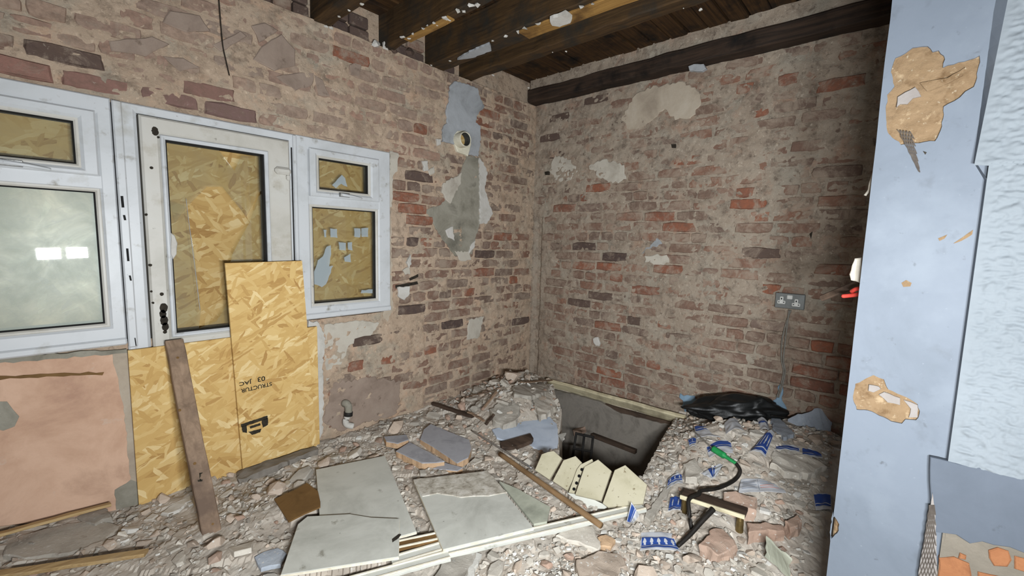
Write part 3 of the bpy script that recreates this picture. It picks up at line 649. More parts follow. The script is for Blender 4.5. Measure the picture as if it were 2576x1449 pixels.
def base_h(x, y):
    z = -0.008
    z += 0.22 * math.exp(-((x + 0.15) ** 2 / 0.34 + (y + 2.12) ** 2 / 0.28))
    z += 0.11 * math.exp(-((x + 0.55) ** 2 / 0.16 + (y + 0.30) ** 2 / 0.10))
    z += 0.07 * math.exp(-((x + 0.50) ** 2 / 0.05 + (y + 1.78) ** 2 / 0.04))
    z += 0.08 * math.exp(-((x + 0.75) ** 2 / 0.12 + (y + 1.95) ** 2 / 0.08))
    z += 0.13 * math.exp(-((x + 0.78) ** 2 / 0.06 + (y + 0.55) ** 2 / 0.05))
    z += 0.07 * math.exp(-((x + 3.35) ** 2 / 0.10 + (y + 0.05) ** 2 / 0.08))
    z += 0.035 * math.exp(-((x + 2.45) ** 2 / 0.10 + (y + 0.55) ** 2 / 0.05)) * 0.6
    return z
def terrain(x, y):
    z = base_h(x, y)
    z += 0.016 * fbm(x, y, 0.3, 2.6, 3)
    d_, p_ = noise.voronoi(Vector((x * 8, y * 8, 0.5))); c0 = p_[0]
    hx, hy = noise.noise(c0 * 3.1), noise.noise(c0 * 2.3 + Vector((7, 7, 7)))
    z += 0.028 * noise.noise(c0 * 1.7) + ((x * 8 - c0.x) * hx + (y * 8 - c0.y) * hy) * 0.026
    d_, p_ = noise.voronoi(Vector((x * 30, y * 30, 3.5))); c0 = p_[0]
    z += 0.006 * noise.noise(c0 * 1.9) + ((x * 30 - c0.x) * noise.noise(c0 * 2.9)) * 0.005
    z += 0.002 * fbm(x, y, 7.1, 40, 2)
    for poly, zt in BEDS:
        if z < zt and in_poly(x, y, poly): z = zt
    for poly, zt in FLATS:
        if z > zt and in_poly(x, y, poly): z = zt
    if x > -1.3 and -1.8 < y < -0.2:
        d = pit_d(x, y)
        if d > 0: z -= min(1.0, d / 0.035) * 0.70
    return z
floor = grid_mesh('floor', 440, 340, lambda s, t: (-4.5 + 4.53 * s, -3.5 + 3.53 * t, terrain(-4.5 + 4.53 * s, -3.5 + 3.53 * t)), 'rubble_floor', None, False)
tag(floor, 'uneven floor buried under crushed grey plaster rubble', 'floor', kind='structure')
def TZ(x, y): return terrain(x, y)

# ------------------------------------------------------------------ uPVC windows and door
def ring_bm(o, i, yb_, yf, cham=0.004, bm=None):
    bm = bm or bmesh.new()
    def rect(r, y, g=0.0): return [bm.verts.new((x, y, z)) for x, z in ((r[0] + g, r[2] + g), (r[1] - g, r[2] + g), (r[1] - g, r[3] - g), (r[0] + g, r[3] - g))]
    loops = [rect(o, yb_), rect(o, yf + cham), rect(o, yf, cham), rect(i, yf, -cham * 2), rect(i, yf + cham * 1.5), rect(i, yb_)]
    for a, b in zip(loops, loops[1:] + loops[:1]):
        for k_ in range(4): bm.faces.new((a[k_], a[(k_ + 1) % 4], b[(k_ + 1) % 4], b[k_]))
    return bm
def ring(name, o, i, yb_, yf, mat, parent, cham=0.004): return from_bm(name, ring_bm(o, i, yb_, yf, cham), mat, parent)
def handle(parent, x, z, y, flip=1):
    h = tube('handle', [Vector((x - .03 * flip, y - .012, z)), Vector((x, y - .02, z - .002)), Vector((x + .05 * flip, y - .022, z - .006)), Vector((x + .10 * flip, y - .016, z - .012))], lambda t: 0.011 - .006 * t, 'upvc', parent, 8)
    box('handle_plate', (x - .035, y - .008, z - .012), (x + .03, y, z + .012), 'chrome', h, 0.002)
    return h
YF = -0.022
def window(name, label, xo, zt, zb, top, bot, xs, gl):
    """xo outer frame x-range, top/bot = pane rects (x0,x1,z0,z1), xs = sash rect of the top light"""
    w = empty(name, (sum(xo) / 2, 0, zb), label, 'window', kind='structure')
    tr0, tr1 = bot[3] + 0.012, xs[2] + 0.006
    fr = ring_bm((xo[0], xo[1], zb, zt), (bot[0] - .014, bot[1] + .014, bot[2] - .014, xs[3] - .012), 0.04, YF, 0.005)
    box_bm((bot[0] - .03, YF + .002, tr0), (bot[1] + .03, 0.04, tr1), 0.004, fr)
    from_bm('frame', fr, 'upvc', w)
    s = ring('sash', xs, (top[0] - .012, top[1] + .012, top[2] - .012, top[3] + .012), 0.03, YF - 0.016, 'upvc', w, 0.006)
    for r_, par, y in ((top, s, YF - .008), (bot, w, YF + .004)):
        ring('glazing_bead', (r_[0] - .016, r_[1] + .016, r_[2] - .016, r_[3] + .016), (r_[0], r_[1], r_[2], r_[3]), 0.02, y, 'upvc_cream', par, 0.003)
        ring('gasket', (r_[0] - .002, r_[1] + .002, r_[2] - .002, r_[3] + .002), (r_[0] + .005, r_[1] - .005, r_[2] + .005, r_[3] - .005), 0.02, y + .010, 'gasket', par, 0.001)
    box('pane', (top[0] - .002, 0.000, top[2] - .002), (top[1] + .002, 0.004, top[3] + .002), gl[0], s)
    box('pane', (bot[0] - .002, 0.004, bot[2] - .002), (bot[1] + .002, 0.008, bot[3] + .002), gl[1], w)
    return w, s
win1, sash1 = window('window_1', 'white plastic window with a grimy lower pane and small top light, left of the door', (-3.95, -2.803), 1.776, 0.738, (-3.85, -2.917, 1.492, 1.660), (-3.88, -2.868, 0.834, 1.388), (-3.90, -2.852, 1.452, 1.712), ('glass', 'glass_dirty'))
handle(sash1, -3.09, 1.470, YF - .016)
box('sill_bead', (-3.95, YF - .012, 0.735), (-2.803, YF + .01, 0.765), 'upvc', win1, 0.006)
win2, sash2 = window('window_2', 'narrow white plastic window with sticker marks on its pane, right of the door', (-2.062, -1.483), 1.774, 0.757, (-1.943, -1.640, 1.496, 1.668), (-1.981, -1.585, 0.840, 1.394), (-1.997, -1.569, 1.452, 1.716), ('glass', 'glass'))
handle(sash2, -1.80, 1.474, YF - .016)
box('sill_bead', (-2.062, YF - .012, 0.752), (-1.483, YF + .01, 0.785), 'upvc', win2, 0.006)
for i, q in enumerate([[(831, 575), (848, 576), (849, 598), (832, 597)], [(891, 574), (907, 575), (906, 597), (892, 596)], [(909, 574), (926, 573), (926, 596), (910, 596)], [(852, 609), (870, 611), (870, 630), (854, 629)], [(866, 648), (882, 638), (883, 660), (868, 658)], [(875, 610), (886, 609), (887, 630), (876, 628)], [(814, 578), (821, 578), (821, 597), (816, 597)],
                      [(800, 655), (812, 645), (822, 620), (832, 617), (833, 640), (828, 670), (838, 668), (828, 695), (820, 715), (810, 722), (790, 715), (788, 690)], [(910, 730), (937, 728), (937, 738), (908, 738)]]):
    prism('sticker_residue', [W(a, b, 0.0015) for a, b in q], Vector((0, 0.002, 0)), 'residue', win2, 0, (0.003, 0.02), 70 + i)
prism('sticker_residue', [W(a, b, -0.002) for a, b in [(835, 465), (850, 450), (860, 440), (868, 448), (874, 470), (858, 462), (845, 474)]], Vector((0, 0.0015, 0)), 'residue', sash2, 0, (0.003, 0.02), 90)

door = empty('door_1', (-2.41, 0, 0.0), 'white plastic door with cracked glass boarded with chipboard behind', 'door', kind='structure')
ring('door_frame', (-2.800, -2.062, -0.03, 1.772), (-2.722, -2.098, 0.0, 1.736), 0.04, YF - .004, 'upvc', door, 0.006)
box('coupling_strip', (-2.800, YF - .014, 0.72), (-2.768, YF + .01, 1.770), 'upvc', door, 0.005)
box('coupling_strip', (-2.084, YF - .016, 0.72), (-2.066, YF + .01, 1.766), 'upvc', door, 0.004)
box('frame_gap', (-2.0915, YF - .006, 0.75), (-2.0865, YF + .01, 1.70), 'gasket', door)
GL = (-2.630, -2.227, 0.762, 1.640)
leaf = ring('door_leaf', (-2.716, -2.102, 0.0, 1.730), (GL[0] - .012, GL[1] + .012, GL[2] - .012, GL[3] + .012), 0.035, YF - .014, 'upvc_cream', door, 0.008)
ring('glazing_bead', (GL[0] - .018, GL[1] + .018, GL[2] - .018, GL[3] + .018), GL, 0.02, YF - .020, 'upvc', leaf, 0.004)
ring('gasket', (GL[0] - .002, GL[1] + .002, GL[2] - .002, GL[3] + .002), (GL[0] + .006, GL[1] - .008, GL[2] + .005, GL[3] - .006), 0.02, YF - .004, 'gasket', leaf, 0.001)
shards = [[(412, 358), (545, 372), (590, 430), (606, 392), (660, 392), (668, 470), (648, 487), (620, 545), (560, 470), (520, 470), (470, 520), (440, 560), (425, 500)],
          [(668, 478), (650, 495), (628, 560), (600, 610), (585, 640), (572, 690), (575, 760), (545, 808), (500, 826), (576, 818), (672, 806), (672, 640)],
          [(424, 505), (468, 520), (490, 640), (505, 780), (500, 826), (440, 832), (432, 700)]]
for i, q in enumerate(shards):
    prism('pane', [W(a, b, 0.004) for a, b in q], Vector((0, 0.004, 0)), 'glass', leaf)
cr = tube('glass_crack', [W(468, 500, 0.002), W(478, 580, 0.002), W(490, 670, 0.002), W(503, 780, 0.002)], 0.0012, 'plaster_grey', leaf, 5)  # pale colour stands for the highlight along the crack
lump = prism('plaster_splash', [W(a, b, -0.045) for a, b in [(430, 585), (440, 592), (447, 612), (445, 640), (436, 652), (431, 640)]], Vector((0, 0.02, 0)), 'plaster_white', leaf, 0.004, (0.002, .02), 4)
hc = box('hinge_cover', (-2.185, YF - .045, 1.548), (-2.105, YF - .012, 1.585), 'upvc_cream', leaf, 0.012)
box('hinge_pin', (-2.128, YF - .040, 1.52), (-2.110, YF - .02, 1.55), 'upvc_cream', hc, 0.006)
for i, (a, b, r_) in enumerate([(381, 422, 4), (368, 540, 3.5), (378, 667, 4), (407, 740, 5), (381, 733, 3), (385, 762, 3), (398, 345, 3), (390, 330, 6), (412, 775, 7), (410, 790, 6), (413, 806, 7), (416, 822, 6), (415, 835, 5)]):
    p = W(a, b, YF - 0.0150); rr = r_ / 560.0 * (0.9 if r_ < 6 else 1.5)
    prism('screw_hole' if r_ < 6 else 'lock_hole', [p + Vector((math.cos(t_) * rr * (1 if r_ < 6 else .8), 0, math.sin(t_) * rr * (1 if r_ < 6 else 1.25))) for t_ in [k_ * math.pi / 5 for k_ in range(10)]], Vector((0, 0.004, 0)), 'grime', leaf, 0, (0.0015, .005), i)
for (a, b, c, d) in [(303, 493, 311, 522), (309, 541, 316, 554), (317, 625, 324, 657), (324, 693, 330, 706), (338, 850, 342, 870)]:
    prism('keep_slot', [W(a, b, YF - .0152), W(c - 1, b, YF - .0152), W(c + 2, d, YF - .0152), W(a + 3, d, YF - .0152)], Vector((0, 0.003, 0)), 'gasket', door)

# osb sheets outside the openings
def osb(name, x0, x1, z0, z1, y, label, mat='osb_out'):
    o = box(name, (x0, y, z0), (x1, y + .012, z1), mat); return tag(o, label, 'chipboard', 'chipboard sheets closing the openings')
osb('osb_sheet', -4.0, -2.78, 0.70, 1.80, 0.115, 'chipboard sheet boarded over the outside of the grimy left window')
osb('osb_sheet', -2.775, -2.075, 0.0, 1.80, 0.115, 'chipboard sheet closing the broken door glass from outside')
osb('osb_sheet', -2.07, -1.45, 0.70, 1.80, 0.115, 'chipboard sheet boarded over the outside of the narrow window')

# ------------------------------------------------------------------ pier at the opening (wall_front) and papered wall (wall_right)
PX = -1.55
YL = -2.437
pier = box('wall_front', (PX + .012, -2.70, -0.05), (PX + .16, YL - .003, 2.42), 'pier_brown', None, 0.004)
tag(pier, 'blue-grey skimmed wall pier with broken plaster patches', 'wall', kind='structure')
def c_top(*l): return [(2200 + a / 3.019, b / 3.019) for a, b in l]
def c_low(*l): return [(2000 + a / 2.233, 800 + b / 2.233) for a, b in l]
hole_top = c_top((128, 520), (160, 440), (235, 402), (290, 360), (400, 352), (440, 395), (490, 380), (535, 450), (520, 512), (640, 470), (720, 455), (800, 420), (806, 470), (772, 620), (755, 660), (690, 695), (650, 740), (560, 790), (525, 810), (522, 900), (490, 1020), (460, 1072), (300, 1090), (200, 1100), (160, 1060), (105, 1010), (85, 900), (95, 720), (150, 655), (135, 570))
hole_low = c_low((325, 440), (340, 370), (400, 340), (440, 322), (500, 345), (525, 400), (600, 435), (690, 485), (700, 540), (680, 575), (620, 570), (600, 592), (540, 580), (430, 525), (345, 515))
hole_edge = c_low((196, 1250), (205, 1130), (222, 1115), (250, 1160), (238, 1210))
outer = [(YL, 0.0), (YL, 2.42), (-2.70, 2.42), (-2.70, 0.0)]
def skim_with_holes(name, outer3, holes3, dv, mat, parent):
    bm = bmesh.new(); edges = []
    for loop in [outer3] + holes3:
        vv = [bm.verts.new(p) for p in loop]
        edges += [bm.edges.new((vv[i], vv[(i + 1) % len(vv)])) for i in range(len(vv))]
    bmesh.ops.triangle_fill(bm, use_beauty=True, use_dissolve=False, edges=edges)
    ret = bmesh.ops.extrude_face_region(bm, geom=list(bm.faces))
    bmesh.ops.translate(bm, verts=[v for v in ret['geom'] if isinstance(v, bmesh.types.BMVert)], vec=dv)
    return from_bm(name, bm, mat, parent)
holes3 = [jag([PO(a, b) for a, b in h_], 0.0018, 0.008, 80 + i) for i, h_ in enumerate((hole_top, hole_low, hole_edge))]
out3 = []
for (ya, za), (yb2, zb2) in zip(outer, outer[1:] + outer[:1]):
    for k_ in range(24):
        t_ = k_ / 24; zz = za + (zb2 - za) * t_; yy = ya + (yb2 - ya) * t_
        out3.append(Vector((PX, yy + (0.0016 * fbm(2, zz, 1, 9, 3) if ya == yb2 else 0), zz)))
skim_with_holes('skim_coat', out3, holes3, Vector((0.007, 0, 0)), 'pier_skim', pier)
def pcore(lo, hi, amp):
    (y0, z0), (y1, z1) = lo, hi
    return lambda s, t: (PX + 0.006 - amp * fbm(3, y0 + (y1 - y0) * s, z0 + (z1 - z0) * t, 26, 5), y0 + (y1 - y0) * s, z0 + (z1 - z0) * t)
a_, b_ = PO(2215, 365), PO(2470, 115)
grid_mesh('undercoat', 60, 90, pcore((-2.645, 1.44), (YL - .004, 1.74), 0.0032), 'pier_brown', None, True, pier)
grid_mesh('undercoat', 60, 50, pcore((-2.645, 0.70), (YL - .004, 0.90), 0.0032), 'pier_brown', None, True, pier)
prism('filler_flake', jag([PO(a, b, PX - .001) for a, b in c_top((165, 815), (175, 735), (230, 700), (310, 660), (355, 730), (290, 745), (250, 790), (195, 790))], 0.001, .01, 4), Vector((0.005, 0, 0)), 'pier_white', pier, 0.001)
prism('filler_flake', jag([PO(a, b, PX + .001) for a, b in c_top((345, 630), (560, 590), (690, 510), (670, 570), (540, 640), (420, 690), (395, 690))], 0.001, .01, 5), Vector((0.005, 0, 0)), 'pier_brown', pier, 0.001)
prism('filler_flake', jag([PO(a, b, PX + .000) for a, b in c_low((415, 375), (470, 385), (482, 400), (440, 420), (412, 410))], 0.001, .01, 6), Vector((0.005, 0, 0)), 'pier_white', pier, 0.001)
prism('filler_flake', jag([PO(a, b, PX + .001) for a, b in c_low((470, 430), (500, 415), (590, 450), (590, 490), (520, 475))], 0.001, .01, 7), Vector((0.005, 0, 0)), 'pier_white', pier, 0.001)
prism('filler_flake', jag([PO(a, b, PX + .001) for a, b in c_low((610, 460), (690, 490), (690, 560), (640, 560), (650, 510))], 0.001, .01, 8), Vector((0.005, 0, 0)), 'pier_white', pier, 0.001)
def lattice(name, poly_px, x, nu, nv, r_, parent):
    """expanded-metal diamonds inside a quad given by 4 pixels"""
    q = [PO(a, b, x) for a, b in poly_px]; bm = bmesh.new()
    def P(u, v): return (q[0] * (1 - u) + q[1] * u) * (1 - v) + (q[3] * (1 - u) + q[2] * u) * v
    def seg(a, b):
        d = (b - a).normalized(); s_ = d.cross(Vector((1, 0, 0))).normalized() * r_; n_ = Vector((-r_, 0, 0))
        vv = [bm.verts.new(p + k_) for p in (a, b) for k_ in (s_, n_, -s_)]
        for i, j in ((0, 1), (1, 2)): bm.faces.new((vv[i], vv[j], vv[j + 3], vv[i + 3]))
    for i in range(nu):
        for j in range(nv):
            o_ = 0.5 * (j % 2) / nu
            a = P(min(1, i / nu + o_), j / nv); 
            for dx in (-.5, .5):
                u2 = i / nu + o_ + dx / nu
                if 0 <= u2 <= 1: seg(a, P(u2, (j + 1) / nv))
    return from_bm(name, bm, 'mesh_wire', parent)
lattice('bead_mesh', c_top((175, 985), (292, 1000), (346, 1310), (335, 1300)), PX - .003, 5, 11, .0009, pier)
lattice('bead_mesh', [(2338, 1270), (2353, 1270), (2356, 1449), (2312, 1449)], PX - .027, 5, 14, .0010, pier)
prism('bead_strip', jag([PO(a, b, PX - .0255) for a, b in [(2346, 1240), (2354, 1300), (2357, 1460), (2308, 1460), (2322, 1380), (2336, 1300)]], .001, .01, 3), Vector((0.01, 0, 0)), 'pier_white', pier)
for i, q in enumerate([[(2360, 600), (2383, 590), (2376, 600), (2364, 606)], [(2398, 612), (2420, 598), (2448, 578), (2446, 590), (2418, 606), (2402, 612)], [(2268, 712), (2280, 704), (2294, 712), (2290, 720), (2272, 722)], [(2321, 380), (2331, 383), (2328, 389)]]):
    prism('scrape', [PO(a, b, PX - .0008) for a, b in q], Vector((0.002, 0, 0)), 'pier_brown' if i < 3 else 'grime', pier, 0, (0.001, .01), 20 + i)

RXF = -1.574
def yl(z):
    if z > 1.432: return PO(2450, 420, RXF).y + (PO(2535, 0, RXF).y - PO(2450, 420, RXF).y) * (z - 1.432) / (PO(2535, 0, RXF).y * 0 + PO(2535, 0, RXF).z - 1.432)
    return PO(2484, 440, RXF).y + (PO(2345, 1449, RXF).y - PO(2484, 440, RXF).y) * (1.42 - z) / (1.42 - PO(2345, 1449, RXF).z)
ZB = PO(2365, 1155, RXF).z
def pap(s, t):
    z = ZB + (2.42 - ZB) * t; y0 = yl(z); y = y0 + (-3.05 - y0) * s
    e = 0.0050 * fbm(1, y * 0.8, z * 1.7, 55, 3) + 0.0022 * fbm(4, y, z, 140, 2)
    return (RXF - e * min(1, s * 20), y, z)
wall_right = box('wall_right', (RXF + .012, -3.5, -0.05), (PX + .16, -2.66, 2.42), 'right_mortar', None); tag(wall_right, 'wall with white embossed paper above a bare blue-grey band, beside the pier', 'wall', kind='structure')
grid_mesh('embossed_paper', 130, 520, pap, 'wallpaper', None, True, wall_right)
bmr = bmesh.new()   # torn edge return of the papered wall
zs = [ZB + (2.42 - ZB) * i / 40 for i in range(41)]
rowsA = [bmr.verts.new((RXF, yl(z), z)) for z in zs]
rowsB = [bmr.verts.new((PX + .004, yl(z) + (0.020 * min(1, (z - 1.432) / .35) if z > 1.432 else 0.002), z)) for z in zs]
for i in range(40): bmr.faces.new((rowsA[i], rowsA[i + 1], rowsB[i + 1], rowsB[i]))
from_bm('torn_edge', bmr, 'pier_skim', wall_right)
band = [(2340, 1150), (2365, 1155), (2576, 1205), (2760, 1250), (2760, 1450), (2576, 1392), (2540, 1378), (2500, 1372), (2470, 1362), (2440, 1368), (2405, 1345), (2340, 1337)]
prism('plaster_band', [PO(a, b, RXF + .001) for a, b in band], Vector((0.014, 0, 0)), 'pier_band', wall_right, 0.002, (0.002, 0.03), 9)
for i, q in enumerate([[(2362, 1405), (2400, 1402), (2440, 1420), (2446, 1470), (2362, 1475)], [(2486, 1385), (2510, 1378), (2538, 1388), (2545, 1410), (2535, 1428), (2500, 1425), (2488, 1405)], [(2415, 1392), (2432, 1400), (2430, 1410), (2412, 1406)], [(2460, 1440), (2560, 1465), (2560, 1520), (2460, 1500)], [(2552, 1400), (2620, 1418), (2620, 1450), (2552, 1432)]]):
    prism('brick', [PO(a, b, RXF + .006) for a, b in q], Vector((0.02, 0, 0)), 'right_brick', wall_right, 0.003, (0.002, 0.02), 30 + i)
grid_mesh('mortar_face', 60, 60, lambda s, t: (RXF + .012 - 0.004 * fbm(2, s * .9, t * .6, 12, 4), -2.655 - 0.7 * s, -0.02 + 0.62 * t), 'right_mortar', None, True, wall_right)
# ================================================================== OBJECTS
def pick(mats, r): return r.choice(mats)
def hull_bm(r, sx, sy, sz, n=12, bm=None, mw=None):
    b2 = bmesh.new()
    for _ in range(n):
        v = Vector((r.gauss(0, 1), r.gauss(0, 1), r.gauss(0, 1))).normalized()
        m = max(abs(v.x), abs(v.y), abs(v.z)); v = v * (0.55 + 0.45 / m * 0.8)
        b2.verts.new((v.x * sx / 2, v.y * sy / 2, v.z * sz / 2))
    g = bmesh.ops.convex_hull(b2, input=b2.verts)
    bmesh.ops.delete(b2, geom=[v for v in b2.verts if not v.link_faces], context='VERTS')
    if bm is None: return b2
    mp = {}
    for v in b2.verts: mp[v] = bm.verts.new(mw @ v.co)
    for f in b2.faces: bm.faces.new([mp[v] for v in f.verts])
    b2.free()
def plate_bm(r, s, th):
    n = r.randint(4, 7); a0 = r.uniform(0, 6.28); pts = []
    el = r.uniform(0.5, 1.0)
    for i in range(n):
        a = a0 + 2 * math.pi * (i + r.uniform(-.28, .28)) / n; k_ = s * r.uniform(.36, .56)
        pts.append(Vector((math.cos(a) * k_, math.sin(a) * k_ * el, th / 2 + r.uniform(-.15, .15) * th)))
    return prism_bm(pts, Vector((0, 0, -th)), th * 0.16)

# ------------------------------------------------------------------ laying things on the rubble
import numpy as np
def G(px, py, clear=0.0, k=40):
    """where the pixel's ray meets the rubble surface raised by clear"""
    z = clear
    for _ in range(k):
        v = F(px, py, z); z += (TZ(v.x, v.y) + clear - z) * .5
    return F(px, py, z)
def lay(pxs, q=.75):
    """plane on which a flat thing with this pixel outline rests on the rubble"""
    n_ = len(pxs); c = (sum(a for a, b in pxs) / n_, sum(b for a, b in pxs) / n_)
    sm = [c] + [(c[0] + (a - c[0]) * t, c[1] + (b - c[1]) * t) for a, b in pxs for t in (.35, .7, 1.0)]
    pts = []
    for a, b in sm:
        z = .03
        for _ in range(12): v = F(a, b, z); z += (base_h(v.x, v.y) + .01 - z) * .6
        pts.append(F(a, b, z))
    A = np.array([[v.x, v.y, 1.0] for v in pts]); Z = np.array([v.z for v in pts])
    cx_, cy_ = A[:, 0].mean(), A[:, 1].mean()
    k_ = np.linalg.lstsq(np.vstack([A - [cx_, cy_, 0], [[.15, 0, 0], [0, .15, 0]]]), np.append(Z, [0, 0]), rcond=None)[0]   # mild pull towards level
    n = Vector((-k_[0], -k_[1], 1)).normalized(); p0 = Vector((cx_, cy_, float(k_[2])))
    for _ in range(3):
        d = sorted(TZ(v.x, v.y) - v.z for v in (on_plane(a, b, p0, n) for a, b in sm) if pit_d(v.x, v.y) < 0)
        if d: p0 = p0 + Vector((0, 0, d[int(q * (len(d) - 1))]))
    return p0, n
def lay_pts(pxs, up, q=.75):
    p0, n = lay(pxs, q); return [on_plane(a, b, p0 + n * up, n) for a, b in pxs], n

# ------------------------------------------------------------------ boards and timbers against the wall
base_osb = box('osb_board', (-2.806, -0.052, -0.03), (-1.985, -0.040, 0.712), 'osb', None, 0.001)
tag(base_osb, 'wide chipboard sheet fixed across the bottom of the door', 'chipboard')
lo_pts = [W(566, 662, -.082), W(760, 656, -.082), W(796, 1117, -.082), W(611, 1180, -.082)]
loose = empty('osb_board', (-2.2, -.08, 0), 'tall narrow chipboard offcut with black stamps leaning against the door', 'chipboard')
prism('sheet', lo_pts, Vector((0, 0.014, 0)), 'osb', loose, 0.001)
def text_on_wall(body, p_start, p_end, y, parent, mat, name, squeeze=1.0):
    cu = bpy.data.curves.new(name, 'FONT'); cu.body = body; cu.size = 1.0; cu.offset = 0.018
    tmp = bpy.data.objects.new(name, cu); COL.objects.link(tmp)
    me = bpy.data.meshes.new_from_object(tmp.evaluated_get(bpy.context.evaluated_depsgraph_get())); bpy.data.objects.remove(tmp)
    wd = max(v.co.x for v in me.vertices) - min(v.co.x for v in me.vertices)
    a, b = W(*p_start, y), W(*p_end, y); ex = (b - a); k_ = ex.length / wd; ex.normalize(); ez = Vector((-ex.z, 0, ex.x))
    for v in me.vertices: v.co = a + ex * (v.co.x * k_) + ez * (v.co.y * k_ * squeeze) + Vector((0, 0, 0))
    return link(name, me, mat, parent)
text_on_wall('STRUCTUR', (684, 961), (606, 979), -.0835, loose, 'stamp', 'stamp_print', 1.0)
text_on_wall('03', (667, 946), (648, 950), -.0835, loose, 'stamp', 'stamp_print', 0.9)
text_on_wall('JAC', (632, 956), (600, 963), -.0835, loose, 'stamp', 'stamp_print', 0.8)
def c2(*l): return [(500 + a / 2.233, 800 + b / 2.233) for a, b in l]
for q in (c2((237, 597), (385, 548), (388, 566), (240, 614)), c2((240, 610), (268, 602), (271, 645), (246, 642)), c2((352, 575), (389, 562), (389, 600), (360, 616)), c2((278, 640), (352, 622), (345, 642), (300, 657)), c2((285, 610), (345, 590), (348, 602), (290, 622))):
    prism('stamp_print', [W(a, b, -.0836) for a, b in q], Vector((0, 0.001, 0)), 'stamp', loose, 0, (0.0012, 0.006), int(q[0][0] * 7))
tb = empty('timber_stud', (-2.63, -.3, 0), 'weathered brown timber stud leaning on the chipboard at the door', 'timber')
p_bot, p_top = F(532, 1342, 0.0), W(438, 858, -.085)
d_t = (p_top - p_bot); ws = (F(555, 1332, 0) - F(510, 1350, 0)).length
bar('stud', p_bot - d_t * 0.03, p_top, 0.066, 0.035, 'old_timber', tb, up=Vector((0, -1, 0.5)), cham=0.003, seg=14, wob=0.0015, seed=3)
nrm_t = Vector((0, -d_t.z, d_t.y)).normalized()
def on_stud(px, py): return on_plane(px, py, p_bot + nrm_t * 0.0182, nrm_t)
for q in ([(497, 1207), (510, 1206), (509, 1211), (498, 1212)], [(501, 1190), (505, 1190), (506, 1210), (502, 1210)], [(501, 1190), (510, 1188), (510, 1191), (503, 1194)]):
    prism('pencil_mark', [on_stud(a, b) for a, b in q], -nrm_t * 0.001, 'stamp', tb)
for (a, b) in ((452, 1032), (490, 1166), (447, 900), (535, 1318)):
    p = on_stud(a, b); lathe('knot', p - nrm_t * .002, nrm_t, [(0.006, 0), (0.006, 0.0022), (0.003, 0.003)], 'brown_board', tb, 8)

# ------------------------------------------------------------------ pipe stub, socket, cables
ps = empty('waste_pipe', W(872, 1070, -.03), 'grey and white waste pipe elbow sticking out of the brick wall', 'pipe')
tube('elbow', [W(866, 1018, 0.02), W(868, 1014, -.03), W(876, 1020, -.055), W(877, 1040, -.055)], 0.022, 'flue_grey', ps, 12)
tube('joint', [W(877, 1036, -.055), W(876, 1046, -.055)], 0.026, 'black_metal', ps, 12, 2)
tube('white_pipe', [W(876, 1044, -.055), W(870, 1058, -.055), W(873, 1068, -.058), W(888, 1072, -.07)], 0.019, 'plaster_white', ps, 12)
sk_o = empty('wall_socket', B(1988, 757, 0), 'dusty double power socket on the back brick wall', 'socket')
box('back_box', (-.026, -2.110, 0.872), (0.004, -1.962, 0.960), 'socket', sk_o, 0.003)
pl_ = box('plate', (-.034, -2.112, 0.870), (-.026, -1.960, 0.962), 'socket', sk_o, 0.003)
for (uu, zz) in ((1966, 755), (2003, 762)):
    c0 = B(uu, zz, -.035)
    for dy, dz, w_, h_ in ((0, .012, .016, .030), (0.012, -.012, .020, .012), (-.012, -.012, .020, .012), (0, -.010, .03, .018)):
        pass
    oo = box('outlet', (-.038, c0.y - .021, c0.z - .022), (-.033, c0.y + .021, c0.z - .002), 'white_plastic', sk_o, 0.003)
    box('outlet_top', (-.038, c0.y - .009, c0.z - .006), (-.033, c0.y + .009, c0.z + .022), 'white_plastic', oo, 0.003)
    box('pin_hole', (-.0386, c0.y - .003, c0.z + .004), (-.036, c0.y + .003, c0.z + .014), 'black', oo)
    box('pin_hole', (-.0386, c0.y + .009, c0.z - .014), (-.036, c0.y + .016, c0.z - .009), 'black', oo)
    box('pin_hole', (-.0386, c0.y - .016, c0.z - .014), (-.036, c0.y - .009, c0.z - .009), 'black', oo)
c0 = B(1987, 747, -.035); box('rocker_switch', (-.039, c0.y - .014, c0.z - .014), (-.034, c0.y + .014, c0.z + .010), 'white_plastic', sk_o, 0.003)
for k_, off in enumerate((0, 6)):
    xo_ = -.010 * k_
    tag(tube('socket_cable', [B(1990 - off * .8, 780, -.02 + xo_), B(1978 + off * .5, 812, -.025 + xo_), B(1967 + off * 1.4, 858, -.03), B(1966 + off * .8, 905, -.03), B(1971 + off * .7, 935, -.028), B(1964 + off * .7, 970, -.03), B(1954 + off * .7, 1000, -.03)], 0.0042, 'cable_grey', None, 6),
        'grey cable running down the brick wall below the socket', 'cable', 'cables below the socket')

# ------------------------------------------------------------------ bits hanging at the pier edge
tag(prism('plaster_flap', [PO(a, b, -1.50) for a, b in [(2150, 650), (2168, 648), (2170, 690), (2165, 712), (2140, 705), (2138, 690), (2144, 668)]], Vector((0.012, 0, 0)), 'plaster_pale', None, 0.003, (0.002, .01), 3), 'crumpled beige plaster flap hanging off the pier edge', 'plaster')
tag(tube('red_wire', [PO(2185, 735, -1.48), PO(2150, 742, -1.46), PO(2120, 745, -1.44)], 0.006, 'red_wire', None, 8), 'bright red wire end poking out behind the pier', 'wire')
tag(tube('red_wire', [PO(2185, 722, -1.48), PO(2155, 727, -1.47), PO(2143, 733, -1.45)], 0.006, 'red_wire', None, 8), 'short red looped wire end above the straight one behind the pier', 'wire')
tag(bar('broken_batten', PO(2190, 700, -1.42), PO(2068, 750, -1.30), 0.012, 0.02, 'dark_board', None, seed=4), 'dark broken batten poking out behind the pier', 'batten')
